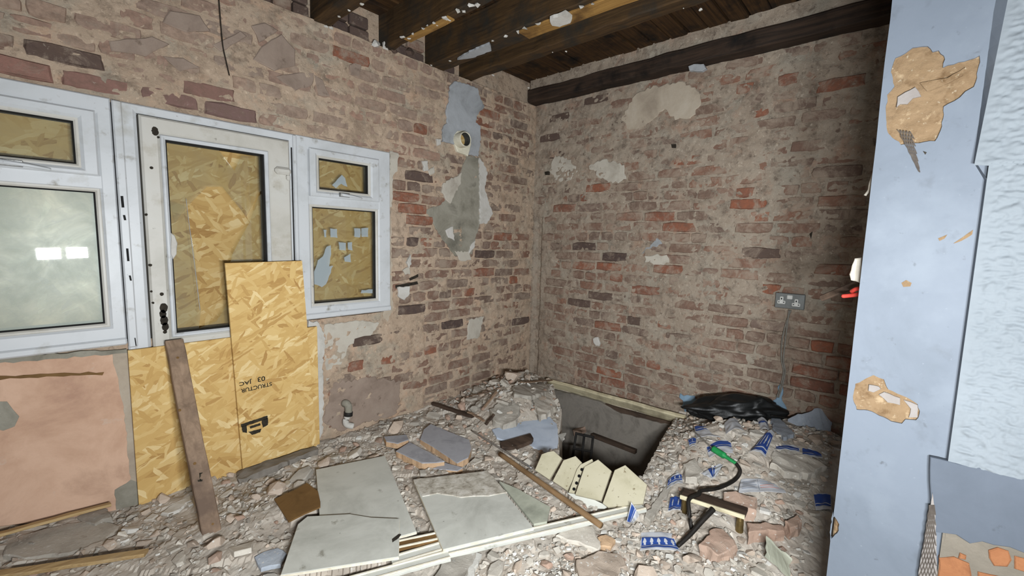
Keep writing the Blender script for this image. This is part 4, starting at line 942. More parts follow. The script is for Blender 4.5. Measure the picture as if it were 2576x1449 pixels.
tag(tube('foil_strip', [PO(2200, 430, -1.50), PO(2190, 460, -1.50), PO(2186, 478, -1.49), PO(2176, 492, -1.49)], 0.0035, 'plaster_pale', None, 6), 'thin curled plaster strip hanging on the pier edge', 'plaster')

# ------------------------------------------------------------------ plaster remnants on the joists
def crumb(px, py, s, z=2.40, flat=0.5, seed=0):
    r = random.Random(seed); bm = hull_bm(r, s, s * r.uniform(.5, .9), s * flat, 10)
    o = from_bm('plaster_crumb', bm, 'plaster_white', ceiling); o.location = F(px, py, z) - Vector((0, 0, s * flat * .3)); return o
cr_list = [(910, 8, .025), (878, 25, .02), (853, 40, .02), (820, 65, .03), (833, 68, .03), (1013, 92, .04), (1030, 95, .03), (1065, 70, .03), (1090, 55, .03), (1120, 43, .045), (1130, 47, .03), (1152, 25, .04), (1167, 27, .03), (1186, 12, .05), (1200, 9, .045), (1038, 83, .025), (1100, 62, .02),
           (1085, 163, .018), (1132, 152, .025), (1240, 101, .025), (1272, 89, .03), (1303, 78, .035), (1320, 70, .035), (1353, 55, .035), (1462, 15, .035), (1490, 5, .03), (1425, 128, .02), (1390, 131, .012), (1240, 188, .03), (1330, 220, .02), (1763, 22, .03), (1720, 20, .012), (1175, 135, .03), (1200, 125, .03), (1045, 90, .02), (1075, 63, .02)]
for i, (a, b, s) in enumerate(cr_list): crumb(a, b, s, seed=i)
prism('plaster_flake', jag([F(a, b, 2.398) for a, b in [(1384, 40), (1422, 24), (1440, 36), (1435, 48), (1408, 58), (1390, 55)]], .004, .02, 2), Vector((0, 0, -0.02)), 'plaster_white', ceiling, 0.003)
prism('plaster_flake', jag([F(a, b, 2.396) for a, b in [(1150, 145), (1180, 126), (1232, 105), (1236, 122), (1190, 140)]], .004, .02, 3), Vector((0, 0, -0.014)), 'plaster_grey', ceiling, 0.003)
prism('plaster_flake', jag([B(a, b, -.13) for a, b in [(1731, 166), (1745, 160), (1770, 160), (1776, 172), (1765, 178), (1734, 178)]], .003, .02, 4), Vector((.03, 0, 0)), 'plaster_grey', ceiling, 0.004)
for i, (a, b) in enumerate(((945, 112), (972, 116), (1000, 104), (990, 125), (1032, 130))):
    r = random.Random(i + 50); o = from_bm('plaster_crumb', hull_bm(r, .07, .05, .05, 12), 'plaster_white' if i < 3 else 'brick_dark', wall_left); o.location = W(a, b, -.01)

# ------------------------------------------------------------------ panels lying on the rubble
def panel(name, pxz, th, mat, label, cat, jg=None, seed=1, edge=None, group=None):
    pts = [F(a, b, z) for a, b, z in pxz]
    o = prism(name, pts, Vector((0, 0, -th)), mat, None, 0.0012, jg, seed); tag(o, label, cat, group)
    if edge:
        o2 = prism('core', [p - Vector((0, 0, .0025)) + (p - sum(pts, Vector()) / len(pts)).normalized() * .0012 for p in pts], Vector((0, 0, -th + .004)), edge, o, 0, jg, seed)
    return o
tA = panel('grey_panel', [(a, b, TILE_Z['A']) for a, b in TILE_PX['A']], .012, 'tile', 'large pale grey panel half under the curved-edge panel', 'panel', edge='tile_edge')
tB = panel('grey_panel', [(a, b, TILE_Z['B']) for a, b in TILE_PX['B']], .012, 'tile', 'broken grey panel with a curved top edge and a dark gash', 'panel', edge='tile_edge')
prism('gash', [F(a, b, TILE_Z['B'] + .0012) for a, b in [(986, 1356), (1003, 1343), (1009, 1344), (1003, 1353), (987, 1364)]], Vector((0, 0, -.003)), 'grime', tB, 0, (.001, .01), 3)
tC = panel('grey_panel', [(a, b, TILE_Z['C']) for a, b in TILE_PX['C']], .014, 'tile', 'square grey panel with a torn whitish strip along its far edge', 'panel', edge='tile_edge')
prism('torn_strip', [F(a, b, TILE_Z['C'] + .004) for a, b in [(1040, 1206), (1130, 1196), (1225, 1184), (1242, 1200), (1276, 1238), (1230, 1246), (1160, 1250), (1100, 1240), (1062, 1248)]], Vector((0, 0, -.006)), 'tile_torn', tC, .001, (.004, .03), 8)
tD = panel('green_grey_panel', [(a, b, TILE_Z['D']) for a, b in TILE_PX['D']], .010, 'tile_green', 'green-grey broken panel tucked beside the square grey panel', 'panel')
panel('brown_offcut', [(690, 1255, .045), (745, 1230, .045), (772, 1214, .045), (800, 1235, .045), (806, 1262, .045), (806, 1275, .045), (765, 1292, .045), (726, 1312, .045)], .006, 'brown_board', 'brown hardboard offcut tucked beside the large grey panel', 'board')
def foam_tile(pxs, z, th, label):
    pts, n_ = lay_pts(pxs, th + .003)
    e = empty('slate_faced_slab', sum(pts, Vector()) / len(pts) - Vector((0, 0, th)), label, 'slab')
    prism('backing', [p - Vector((0, 0, .004)) for p in pts], Vector((0, 0, -th)), 'buff_edge', e, 0.002, (.003, .02), len(label))
    prism('face', pts, Vector((0, 0, -.005)), 'slate', e, .001, (.0015, .04), 3)
foam_tile([(1057, 1104), (1066, 1080), (1084, 1066), (1130, 1086), (1180, 1106), (1186, 1128), (1178, 1150), (1150, 1164), (1100, 1130)], .075, .035, 'biggest slate-grey faced slab with a buff broken edge')
fz = .06
foam_tile([(996, 1134), (1030, 1112), (1070, 1132), (1118, 1160), (1095, 1163), (1062, 1164), (1030, 1150)], fz, .04, 'middle slate-grey slab with a thick crumbling buff edge')
foam_tile([(966, 1098), (1022, 1093), (1028, 1105), (1000, 1115), (972, 1110)], .05, .03, 'small slate-grey slab by the brick wall, buff underneath')
foam_tile([(1090, 1178), (1120, 1164), (1164, 1176), (1150, 1184)], .055, .025, 'slate-grey sliver between the slabs and the square grey panel')
PB = [(1238, 1080), (1300, 1064), (1380, 1046), (1401, 1066), (1405, 1105), (1402, 1142), (1360, 1134), (1330, 1118), (1285, 1112), (1250, 1100)]
pb0, pbn = lay(PB)
tag(prism('pale_blue_board', [on_plane(a_, b_, pb0 + pbn * .011, pbn) for a_, b_ in PB], -pbn * .012, 'pale_blue', None, .0012, (.003, .03), 5), 'pale blue painted plasterboard piece beside the pit', 'plasterboard')
tag(prism('wood_offcut', [on_plane(a_, b_, pb0 + pbn * .034, pbn) for a_, b_ in [(1258, 1112), (1335, 1090), (1342, 1102), (1338, 1108), (1290, 1126), (1262, 1124)]], -pbn * .0235, 'dark_board', None, .0012), 'dusty dark wood offcut lying on the pale blue board', 'wood')

# ------------------------------------------------------------------ poles and strips
tag(tube('metal_tube', [G(1186, 1083, .03), F(1338, 1178, G(1338, 1178, .035).z)], 0.0055, 'steel', None, 8, 8), 'thin shiny metal tube lying above the wooden broom handle', 'tube')
tag(tube('broom_handle', [F(1258, 1142, .036), F(1512, 1322, .064)], 0.0135, 'broom', None, 10, 10), 'round brown wooden broom handle lying across the trim strip', 'broom handle')
def strip(pts, w_, h_, mat, label, cat='trim strip', seed=1, grooves=True):
    p0, p1 = F(*pts[0]), F(*pts[1]); e = empty('trim_strip', (p0 + p1) / 2, label, cat)
    bar('profile', p0, p1, w_, h_, mat, e, cham=.002, seg=10, wob=.0008, seed=seed)
    if grooves:
        d = (p1 - p0).normalized(); s_ = d.cross(Vector((0, 0, 1))).normalized()
        for k_ in (-.36, .36): bar('rib', p0 + s_ * w_ * k_ + Vector((0, 0, h_ / 2 + .002)), p1 + s_ * w_ * k_ + Vector((0, 0, h_ / 2 + .002)), w_ * .16, .006, 'tile_edge', e, cham=.001, seg=2)
strip([(1120, 1392, .022), (1618, 1277, .032)], .05, .014, 'tile', 'long ribbed plastic trim strip passing under the broom handle')
strip([(985, 1377, .030), (1120, 1348, .030)], .05, .012, 'brown_board', 'short brown trim strip between two grey panels')
strip([(985, 1415, .025), (1130, 1372, .028)], .055, .012, 'tile', 'short pale trim strip beside the brown one')
strip([(850, 1475, .02), (1130, 1398, .03)], .05, .012, 'tile', 'pale ribbed trim strip beside the broken curved panel')
tag(bar('pale_lath', F(-30, 1352, .095), F(278, 1268, .055), .028, .012, 'lath', None, seed=2, wob=.001), 'pale wooden lath lying along the foot of the pink render', 'lath')
tag(bar('pale_lath', F(-30, 1450, .055), F(368, 1390, .05), .036, .014, 'lath', None, seed=3, wob=.001), 'pale wooden lath lying on the rubble beyond the large flat slab', 'lath')
tag(bar('long_batten', F(1090, 1016, .030), G(1190, 1048, .03), .03, .02, 'dark_board', None, seed=5, wob=.002), 'dark batten lying against the brick wall left of the corner heap', 'batten')
for i, (a, b, lab) in enumerate([(G(1165, 1000, .03), G(1235, 985, .045), 'thin splintered lath at the foot of the corner heap'), (G(1212, 1032, .02), G(1250, 985, .06), 'upright splinter of lath on the corner heap'), (G(1178, 1036, .055), G(1218, 1058, .03), 'short grey lath below the splinters of the corner heap'), (G(1312, 962, .05), G(1388, 957, .045), 'grey lath lying across the top of the corner heap')]):
    tag(bar('lath_splinter', a, b, .022, .008, 'old_timber', None, seed=20 + i, wob=.002), lab, 'lath')
tag(bar('lath_splinter', G(1222, 1068, .02), G(1243, 1042, .05), .02, .012, 'dark_board', None, seed=30, wob=.002), 'dark broken stick between the corner heap and the pale blue board', 'stick')

# skirting over the pit
tag(bar('skirting_board', B(1385, 968, -.09), B(1728, 1064, -.09), .030, .15, 'skirting', None, up=Vector((-.75, 0, 1)), cham=.006, seg=12, wob=.002, seed=6), 'cream painted timber board lying along the base of the back wall', 'board')
tag(bar('floor_joist', B(1392, 985, -.10), B(1700, 1072, -.10), .05, .05, 'dark_board', None, cham=.004, seg=12, wob=.002, seed=7), 'dark timber edge under the cream board above the pit', 'timber')  # dark board added where only a shaded gap shows
pw_ = prism('pit_wall', [B(a, b, -.135) for a, b in [(1392, 980), (1500, 1008), (1560, 1040), (1694, 1072), (1640, 1240), (1400, 1180)]], Vector((.03, 0, 0)), 'concrete', None, .004, (.004, .03), 4)
tag(pw_, 'grey rendered inner wall of the pit below the cream board', 'wall')
grate = empty('black_grate', F(1465, 1150, -.3), 'black metal grate frame standing in the pit', 'grate')
gp = Vector((-.62, -1.12, 0)); gn = Vector((1, .25, 0)).normalized()
for (a, b) in (((1438, 1165), (1450, 1088)), ((1462, 1165), (1470, 1092)), ((1484, 1170), (1492, 1098)), ((1448, 1090), (1494, 1100)), ((1442, 1128), (1490, 1136))):
    p_, q_ = on_plane(*a, gp, gn), on_plane(*b, gp, gn)
    if abs(a[0] - b[0]) < 20: p_ = q_ + (p_ - q_) * ((q_.z + .70) / (q_.z - p_.z))      # uprights reach the pit floor
    bar('grate_bar', p_, q_, .014, .014, 'black_metal', grate, cham=.002, seg=2, up=Vector((.3, 1, .2)))
tag(bar('pit_timber', on_plane(1490, 1094, Vector((-.152, 0, 0)), Vector((1, 0, 0))), on_plane(1600, 1136, Vector((-.152, 0, 0)), Vector((1, 0, 0))), .04, .03, 'dark_board', None, seed=9), 'dark timber ledge running across the inside of the pit', 'timber')
tag(prism('brick_piece', [on_plane(a, b, Vector((-.19, 0, 0)), Vector((1, 0, 0))) for a, b in [(1440, 1082), (1462, 1078), (1466, 1092), (1444, 1098)]], Vector((.06, 0, 0)), 'shard_brick', None, .004), 'orange brick piece at the top of the black grate', 'brick')

# ------------------------------------------------------------------ cream clipped-corner panels
def c4(*l): return [(1300 + a / 2.64, 900 + b / 2.64) for a, b in l]
cp0 = F(1480, 1262, .02); cn = Vector((-0.66, -0.16, 0.74)).normalized()
cream = [(c4((120, 745), (165, 640), (205, 625), (245, 618), (298, 665), (215, 808)), 0.00, 'cream metal panel with clipped corners at the broom handle end of the row'),
         (c4((238, 818), (310, 680), (390, 652), (432, 695), (335, 882)), 0.00, 'cream clipped-corner panel second along from the broom handle'),
         (c4((388, 908), (450, 722), (540, 675), (628, 750), (560, 948)), 0.012, 'cream clipped-corner panel beside the slotted strip'),
         (c4((570, 965), (650, 745), (720, 712), (865, 842), (838, 968), (605, 992)), 0.022, 'largest cream clipped-corner panel with rust spots, beside the blue packets')]
for i, (q, off, lab) in enumerate(cream):
    pts = [on_plane(a, b, cp0 + cn * off, cn) for a, b in q]
    o = prism('cream_panel', pts, -cn * 0.016, 'cream', None, .002); tag(o, lab, 'panel', 'cream clipped-corner panels')
q = c4((345, 893), (400, 740), (424, 708), (500, 672), (505, 682), (440, 725), (380, 900))
so = empty('slotted_strip', on_plane(1440, 1225, cp0, cn), 'narrow cream strip with dark round slots between two cream panels', 'panel')
prism('strip', [on_plane(a, b, cp0 + cn * .014, cn) for a, b in q], -cn * .012, 'cream', so, .001)
for (a, b) in c4((432, 742), (414, 785), (397, 832), (380, 872)):
    p = on_plane(a, b, cp0 + cn * .0145, cn); lathe('slot', p - cn * .002, cn, [(.008, 0), (.008, .0024)], 'black', so, 8)
q = c4((330, 895), (400, 905), (520, 945), (605, 985), (580, 1003), (470, 995), (400, 950))
tag(prism('metal_tray', [on_plane(a, b, cp0 - cn * .006, cn) for a, b in q], -cn * .01, 'tile', None, .002), 'grey metal tray edge under the cream panels', 'tray')

# ------------------------------------------------------------------ bin bag
def blob(name, c, ax, rad, seed, mat, amp, label, cat):
    bm = bmesh.new(); bmesh.ops.create_icosphere(bm, subdivisions=5, radius=1.0)
    ax = ax.normalized(); s_ = ax.cross(Vector((0, 0, 1))).normalized(); u_ = s_.cross(ax)
    for v in bm.verts:
        p = v.co.copy(); t_ = p.x
        prof = (0.35 + 0.65 * max(0, min(1, (t_ + 1) / 1.1)) ** .8) * (1.0 if t_ < .5 else 1.12)
        fold = 0.07 * abs(noise.noise(Vector((p.x * 3.2 + seed, p.y * 3, p.z * 3)))) + 0.04 * noise.noise(p * 5 + Vector((seed, 1, 2)))
        rr = 1 + amp * noise.noise(p * 1.7 + Vector((seed, 0, 0))) - fold * 1.6
        q_ = Vector((p.x * rad[0], p.y * rad[1] * prof, p.z * rad[2] * prof)) * rr
        if q_.z < -rad[2] * .55: q_.z = -rad[2] * .55
        v.co = c + ax * q_.x + s_ * q_.y + u_ * q_.z
    o = from_bm(name, bm, mat, None, smooth=True); return tag(o, label, cat)
bag_a, bag_b = F(1735, 1052, .16), F(1940, 1030, .24)
bag_c = Vector((-0.20, -1.80, 0.20))
blob('bin_bag', Vector((-0.20, -1.80, 0.215)), Vector((0.10, -0.25, 0.03)), (0.29, 0.10, 0.10), 3.3, 'bag', 0.30, 'crumpled black plastic bin bag lying on the rubble by the back wall', 'bin bag')

# ------------------------------------------------------------------ cable with green connector
tag(tube('black_wire', [F(1940, 1045, .26), F(1985, 1052, .24), F(2010, 1056, .22), F(2040, 1075, .2), F(2080, 1100, .16)], 0.004, 'cable_black', None, 6), 'thin black wire trailing from the bin bag over the grey slabs', 'wire')
# ------------------------------------------------------------------ upturned board with brass feet, hose
U0, U1 = F(1718, 1240, .098), F(1878, 1290, .112); ud = (U1 - U0).normalized(); us = ud.cross(Vector((0, 0, 1))).normalized()
if us.dot(CAM - U0) < 0: us = -us
ub = empty('upturned_board', (U0 + U1) / 2 - Vector((0, 0, .1)), 'upturned brown board with tapered brass feet in the rubble', 'furniture part')
bar('board', U0, U1, .07, .014, 'dark_board', ub, seed=4, wob=.001)
bar('edge_trim', U0 + us * .040, U1 + us * .040, .012, .018, 'skirting', ub, seed=5)
for t_, pr_ in ((.07, [(.015, 0), (.016, .12), (.010, .92), (.008, 1)]), (.93, [(.009, 0), (.014, .28), (.016, .95), (.013, 1)])):
    ft = U0 + (U1 - U0) * t_ + us * .022 - Vector((0, 0, .006)); L_ = ft.z - TZ(ft.x, ft.y) + .006
    lathe('foot', ft, Vector((0, 0, -1)), [(r_, d_ * L_) for r_, d_ in pr_], 'brass', ub, 12)
he = U0 + (U1 - U0) * .55 + us * .060 + Vector((0, 0, .004)); h0 = G(1705, 1374, .010)
tag(tube('black_hose', [h0, h0.lerp(he, .35) + Vector((0, 0, -.006)), h0.lerp(he, .7), he], lambda t: .008 + .004 * t, 'cable_black', None, 10), 'dark tapered hose leaning on the upturned board', 'hose')

# ------------------------------------------------------------------ printed packets
def packet(quad, label, band=(.2, .85), icons=5, bulge=.012, blue=True, text=False, nu=24, nv=12, seed=0, stand=False):
    """quad: 4 x (px,py,z) - far left, far right, near right, near left"""
    if stand: q = [F(*a) for a in quad]
    else: q = lay_pts([(a, b) for a, b, z in quad], .004, .7)[0]
    nrm = (q[1] - q[0]).cross(q[3] - q[0]).normalized()
    if nrm.dot(CAM - q[0]) < 0: nrm = -nrm
    def P(u, v, off=0.0):
        b = (q[0] * (1 - u) + q[1] * u) * (1 - v) + (q[3] * (1 - u) + q[2] * u) * v
        return b + nrm * (bulge * math.sin(math.pi * u) + .0055 * noise.noise(Vector((u * 3.5 + seed, v * 3.5, 1))) + off)
    e = empty('printed_packet', sum(q, Vector()) / 4, label, 'packet')
    def sheet(name, u0, u1, v0, v1, off, mat, nu_, nv_, par):
        return grid_mesh(name, nu_, nv_, lambda s, t: P(u0 + (u1 - u0) * s, v0 + (v1 - v0) * t, off), mat, None, True, par)
    def solid(name, off, th):
        bm = bmesh.new(); top = [[bm.verts.new(P(i / nu, j / nv, off)) for i in range(nu + 1)] for j in range(nv + 1)]; bot = [[bm.verts.new(P(i / nu, j / nv, off - th)) for i in range(nu + 1)] for j in range(nv + 1)]
        for g in (top, bot):
            for j in range(nv):
                for i in range(nu): bm.faces.new((g[j][i], g[j][i + 1], g[j + 1][i + 1], g[j + 1][i]))
        for i in range(nu):
            for j in (0, nv): bm.faces.new((top[j][i], top[j][i + 1], bot[j][i + 1], bot[j][i]))
        for j in range(nv):
            for i in (0, nu): bm.faces.new((top[j][i], top[j + 1][i], bot[j + 1][i], bot[j][i]))
        return from_bm(name, bm, 'paper', e)
    s0 = solid('sheet', 0, .002)
    if blue:
        bnd = sheet('blue_print', .03, .97, band[0], band[1], .0022, 'paper_blue', 24, 10, s0)
        sheet('white_line', .03, .97, band[1] - .14, band[1] - .10, .0032, 'paper', 24, 2, s0)
        for k_ in range(icons):
            uc = (k_ + .6) / (icons + .2); vc = (band[0] + band[1]) / 2 - .06; r = random.Random(seed * 10 + k_); hw = .055; hh = (band[1] - band[0]) * .26
            out = [(-1, .2), (-.6, -.5), (-.3, -1), (.3, -1), (.7, -.5), (1, .1), (.5, .3), (.55, 1), (-.5, 1), (-.55, .3)]
            pts = [P(uc + a * hw * r.uniform(.8, 1.1), vc + b * hh * r.uniform(.8, 1.1), .0036) for a, b in out]
            prism('white_figure', pts, -nrm * .0012, 'paper', s0)
    if text:
        for k_ in range(5): sheet('text_line', .06, .40 - .04 * (k_ % 2), .18 + k_ * .14, .22 + k_ * .14, .0018, 'paper_text', 12, 1, s0)
        for k_ in range(4): sheet('text_line', .48, .90 - .05 * (k_ % 3), .22 + k_ * .15, .26 + k_ * .15, .0018, 'paper_red' if k_ > 1 else 'paper_text', 12, 1, s0)
        sheet('divider_line', .435, .445, .1, .9, .0018, 'paper_text', 1, 12, s0)
    return e
packet([(1613, 1340, .09), (1690, 1342, .09), (1712, 1386, .06), (1610, 1384, .06)], 'blue and white printed packet with five white figures lying beside the dark hose', (.35, .92), 5, .006, seed=1)
packet([(1576, 1312, .012), (1588, 1262, .10), (1608, 1296, .07), (1592, 1316, .012)], 'folded blue printed packet standing up against the trim strip end', (.1, .6), 0, .01, seed=2, stand=True)
packet([(1680, 1206, .13), (1715, 1190, .15), (1718, 1216, .12), (1678, 1230, .11)], 'crumpled blue striped packet piece beside the largest cream panel', (.2, .7), 3, .012, seed=3)
packet([(1686, 1252, .10), (1718, 1250, .11), (1712, 1284, .08), (1680, 1286, .07)], 'small dark blue printed scrap beside the brass feet', (.05, .95), 2, .004, seed=4)
packet([(1746, 1074, .23), (1800, 1078, .23), (1812, 1100, .20), (1752, 1104, .19)], 'torn white packet with a blue corner below the bin bag', (.05, .4), 0, .012, seed=5)
packet([(1730, 1105, .19), (1752, 1102, .2), (1750, 1122, .18), (1735, 1126, .17)], 'little blue packet scrap left of the torn white packet', (.1, .7), 1, .006, seed=6)
packet([(1775, 1125, .20), (1838, 1108, .22), (1846, 1140, .19), (1785, 1152, .17)], 'crumpled blue and white packet under the green connector', (.1, .55), 0, .02, seed=7)
packet([(1928, 1088, .20), (1948, 1090, .20), (1926, 1148, .14), (1884, 1138, .14)], 'curved blue packet with white figures on the mound beside the bin bag', (.15, .95), 4, .02, seed=8)
packet([(1952, 1115, .15), (2012, 1126, .13), (2012, 1136, .12), (1950, 1130, .13)], 'narrow light blue packet strip between the curved packet and a framed label', (.4, .95), 0, .006, seed=9)
packet([(2016, 1122, .13), (2064, 1140, .12), (2070, 1152, .10), (2018, 1148, .11)], 'dark framed paper label lying on the grey slab', (.15, .85), 0, .004, seed=10)
packet([(1864, 1206, .12), (1955, 1208, .12), (1978, 1240, .09), (1858, 1238, .09)], 'white packet panel with printed text lines in front of the mound', (.2, .8), 0, .006, blue=False, text=True, seed=11)
packet([(1760, 1190, .15), (1790, 1204, .14), (1800, 1200, .14), (1826, 1160, .17)], 'thin white folded packet edge below the green connector', (.3, .6), 0, .004, seed=12)
packet([(2045, 1241, .07), (2090, 1243, .07), (2092, 1282, .04), (2052, 1284, .04)], 'dark blue packet corner lying in the shade of the pier', (.1, .8), 0, .004, seed=13)
packet([(1822, 1064, .24), (1855, 1056, .25), (1870, 1082, .22), (1826, 1092, .21)], 'pale crumpled paper tucked under the bin bag', (.4, .5), 0, .02, blue=False, seed=14)
packet([(1905, 1055, .26), (1928, 1056, .25), (1938, 1085, .22), (1912, 1082, .22)], 'clear crumpled wrapper with stripes beside the bin bag end', (.3, .5), 0, .015, seed=15)

# ------------------------------------------------------------------ cable with green connector, over the packets and the board
ctop = U0 + (U1 - U0) * .26 + Vector((0, 0, .0165)); cedge = U0 + (U1 - U0) * .16 + us * .055 + Vector((0, 0, .010))
gz = [G(1718, 1060, .045), G(1760, 1098, .050), G(1797, 1132, .055)]
cab = empty('cable_lead', gz[-1], 'thin cable with a bright green connector and black rubber tail on the rubble', 'cable')
tube('thin_wire', gz, 0.0035, 'cable_grey', cab, 6)
gc = [G(1794, 1129, .055), G(1815, 1142, .052), G(1835, 1155, .046), G(1852, 1166, .034)]
tube('connector', gc, lambda t: (0.017 if t < .45 else 0.012 - .004 * t), 'green', cab, 8)
gl = G(1740, 1332, .012)
tube('black_tail', [gc[-1], G(1862, 1186, .022), G(1846, 1209, .022), G(1806, 1228, .040), ctop - us * .035, ctop, cedge, cedge.lerp(gl, .45) + us * .012, gl], 0.0085, 'cable_black', cab, 8)

# ------------------------------------------------------------------ large slabs and bricks that can be told apart
def slab(pxs, z, th, mat, label, cat='slab', name='plaster_slab', seed=1):
    if isinstance(z, (list, tuple)): pts = [F(a, b, z[i]) for i, (a, b) in enumerate(pxs)]
    else: pts, _n = lay_pts(pxs, th * .75, .6)
    if name == 'threshold_strip': pts = [Vector((p_.x, min(p_.y, -.086), p_.z)) for p_ in pts]     # in front of the chipboard
    bm = prism_bm(jag(pts, .006, .022, seed), Vector((0, 0, -th)), .005)
    bmesh.ops.triangulate(bm, faces=bm.faces); bmesh.ops.subdivide_edges(bm, edges=[e for e in bm.edges if e.calc_length() > .02], cuts=2, use_grid_fill=True)
    amp = .010 if th >= .03 else .0035
    for v in bm.verts: v.co += Vector((noise.noise(v.co * 24 + Vector((seed, 0, 0))), noise.noise(v.co * 24 + Vector((0, seed, 5))), noise.noise(v.co * 18 + Vector((3, 1, seed))))) * amp
    return tag(from_bm(name, bm, mat), label, cat)
slab([(10, 1362), (110, 1330), (245, 1300), (300, 1322), (265, 1360), (170, 1392), (60, 1405), (5, 1395)], .035, .02, 'shard_grey', 'large flat grey plaster slab lying between the two pale laths', seed=1)
slab([(196, 1300), (240, 1270), (268, 1278), (285, 1298), (235, 1318)], .035, .03, 'shard_grey', 'small grey wedge of plaster at the end of the pale lath by the render', seed=2)
slab([(1412, 1335), (1455, 1318), (1492, 1322), (1512, 1372), (1505, 1382), (1440, 1360), (1400, 1345)], .04, .025, 'shard_grey', 'grey slab with a white broken edge below the broom handle end', seed=3)
slab([(1448, 1412), (1500, 1384), (1560, 1392), (1580, 1420), (1530, 1470), (1470, 1470)], .035, .03, 'shard_pink', 'wide dusty plaster slab in front of the grey slab with the white edge', seed=4)
slab([(1091, 1455), (1120, 1400), (1150, 1363), (1199, 1386), (1190, 1420), (1168, 1460)], .045, .03, 'shard_grey', 'upright-looking beige slab with a white torn side by the trim strips', seed=5)
slab([(1170, 1460), (1184, 1400), (1200, 1388), (1212, 1392), (1196, 1430), (1186, 1460)], .048, .02, 'shard_white', 'bright white strip of broken plaster against the beige slab', seed=6)
slab([(1927, 1346), (1925, 1394), (1989, 1452), (1994, 1404)], [.13, .04, .02, .12], .012, 'tile_green', 'grey leaning board offcut standing in the rubble near the pier', 'board', 'board_offcut', 7)
slab([(1786, 1332), (1820, 1326), (1853, 1360), (1848, 1380), (1806, 1396), (1762, 1366)], .085, .06, 'shard_brick', 'pinkish broken brick lump beside the right brass foot', 'brick', 'brick_lump', 8)
slab([(1880, 1316), (1972, 1317), (1976, 1331), (1884, 1338)], .07, .05, 'shard_brick', 'long orange brick piece behind the leaning board offcut', 'brick', 'brick_lump', 9)
slab([(1822, 1236), (1870, 1240), (1905, 1252), (1900, 1284), (1850, 1276), (1824, 1260)], .11, .06, 'shard_brick', 'brown brick half behind the upturned board', 'brick', 'brick_lump', 10)
slab([(1974, 1312), (2006, 1294), (2018, 1308), (2010, 1322), (1989, 1330)], .075, .05, 'shard_brick', 'small orange brick corner at the end of the long brick piece', 'brick', 'brick_lump', 11)
slab([(1944, 1136), (2037, 1143), (2078, 1170), (2034, 1193), (1972, 1188), (1940, 1165)], .13, .03, 'shard_grey', 'wide dark grey slab on the mound below the framed label', seed=12)
slab([(1982, 1052), (2058, 1024), (2104, 1040), (2085, 1082), (2006, 1062)], [.25, .31, .27, .2, .23], .02, 'shard_blue', 'blue-grey slab leaning against the back wall beside the pier', seed=13)
slab([(1939, 1050), (1958, 1047), (2000, 1090), (1972, 1100), (1945, 1080)], .22, .02, 'shard_blue', 'narrow blue-grey slab beside the end of the bin bag', seed=14)
slab([(1233, 1028), (1264, 1006), (1309, 1020), (1300, 1058), (1264, 1070), (1240, 1056)], .13, .04, 'shard_grey', 'biggest grey plaster lump on the slope of the corner heap', seed=15)
slab([(1337, 988), (1396, 988), (1398, 1025), (1360, 1048), (1345, 1016)], .10, .04, 'shard_grey', 'flat grey plaster lump at the pit edge of the corner heap', seed=16)
slab([(1262, 952), (1283, 929), (1300, 944), (1320, 962), (1290, 960)], [.10, .19, .16, .10, .10], .02, 'shard_pink', 'pointed plaster flake at the peak of the corner heap', seed=17)
slab([(1328, 1012), (1345, 1008), (1366, 1030), (1362, 1046), (1345, 1030)], .125, .02, 'shard_white', 'creamy white plaster flake on the corner heap', seed=18)
slab([(1402, 1092), (1424, 1088), (1415, 1110)], .09, .01, 'shard_white', 'tiny white triangle flake beside the pale blue board', seed=19)
slab([(1290, 970), (1340, 965), (1385, 962), (1380, 985), (1330, 995), (1295, 990)], .12, .03, 'shard_grey', 'layered grey plaster on the top of the corner heap', seed=20)
slab([(1720, 1165), (1748, 1152), (1768, 1180), (1755, 1206), (1725, 1200)], .14, .03, 'shard_grey', 'square grey plaster piece beside the striped packet', seed=22)
slab([(1622, 1300), (1652, 1252), (1678, 1215), (1690, 1225), (1660, 1275), (1635, 1310)], .09, .02, 'shard_grey', 'narrow grey board end between the largest cream panel and the packets', 'board', 'board_offcut', 23)
slab([(1505, 1352), (1528, 1345), (1545, 1358), (1538, 1374), (1512, 1372)], .06, .035, 'buff_edge', 'rounded tan stone near the broom handle end', 'stone', 'tan_stone', 24)
slab([(640, 1400), (700, 1375), (720, 1390), (705, 1420), (655, 1430)], .03, .015, 'shard_blue', 'flat bluish grey flake beside the broken curved panel', seed=25)
slab([(405, 1290), (440, 1265), (480, 1245), (480, 1258), (450, 1282), (420, 1294)], .04, .012, 'shard_white', 'pale white flake lying beside the foot of the timber stud', seed=27)
slab([(590, 1180), (680, 1150), (790, 1118), (800, 1130), (700, 1172), (600, 1205)], .01, .03, 'concrete', 'worn concrete threshold strip under the leaning chipboard', 'threshold', 'threshold_strip', 26)

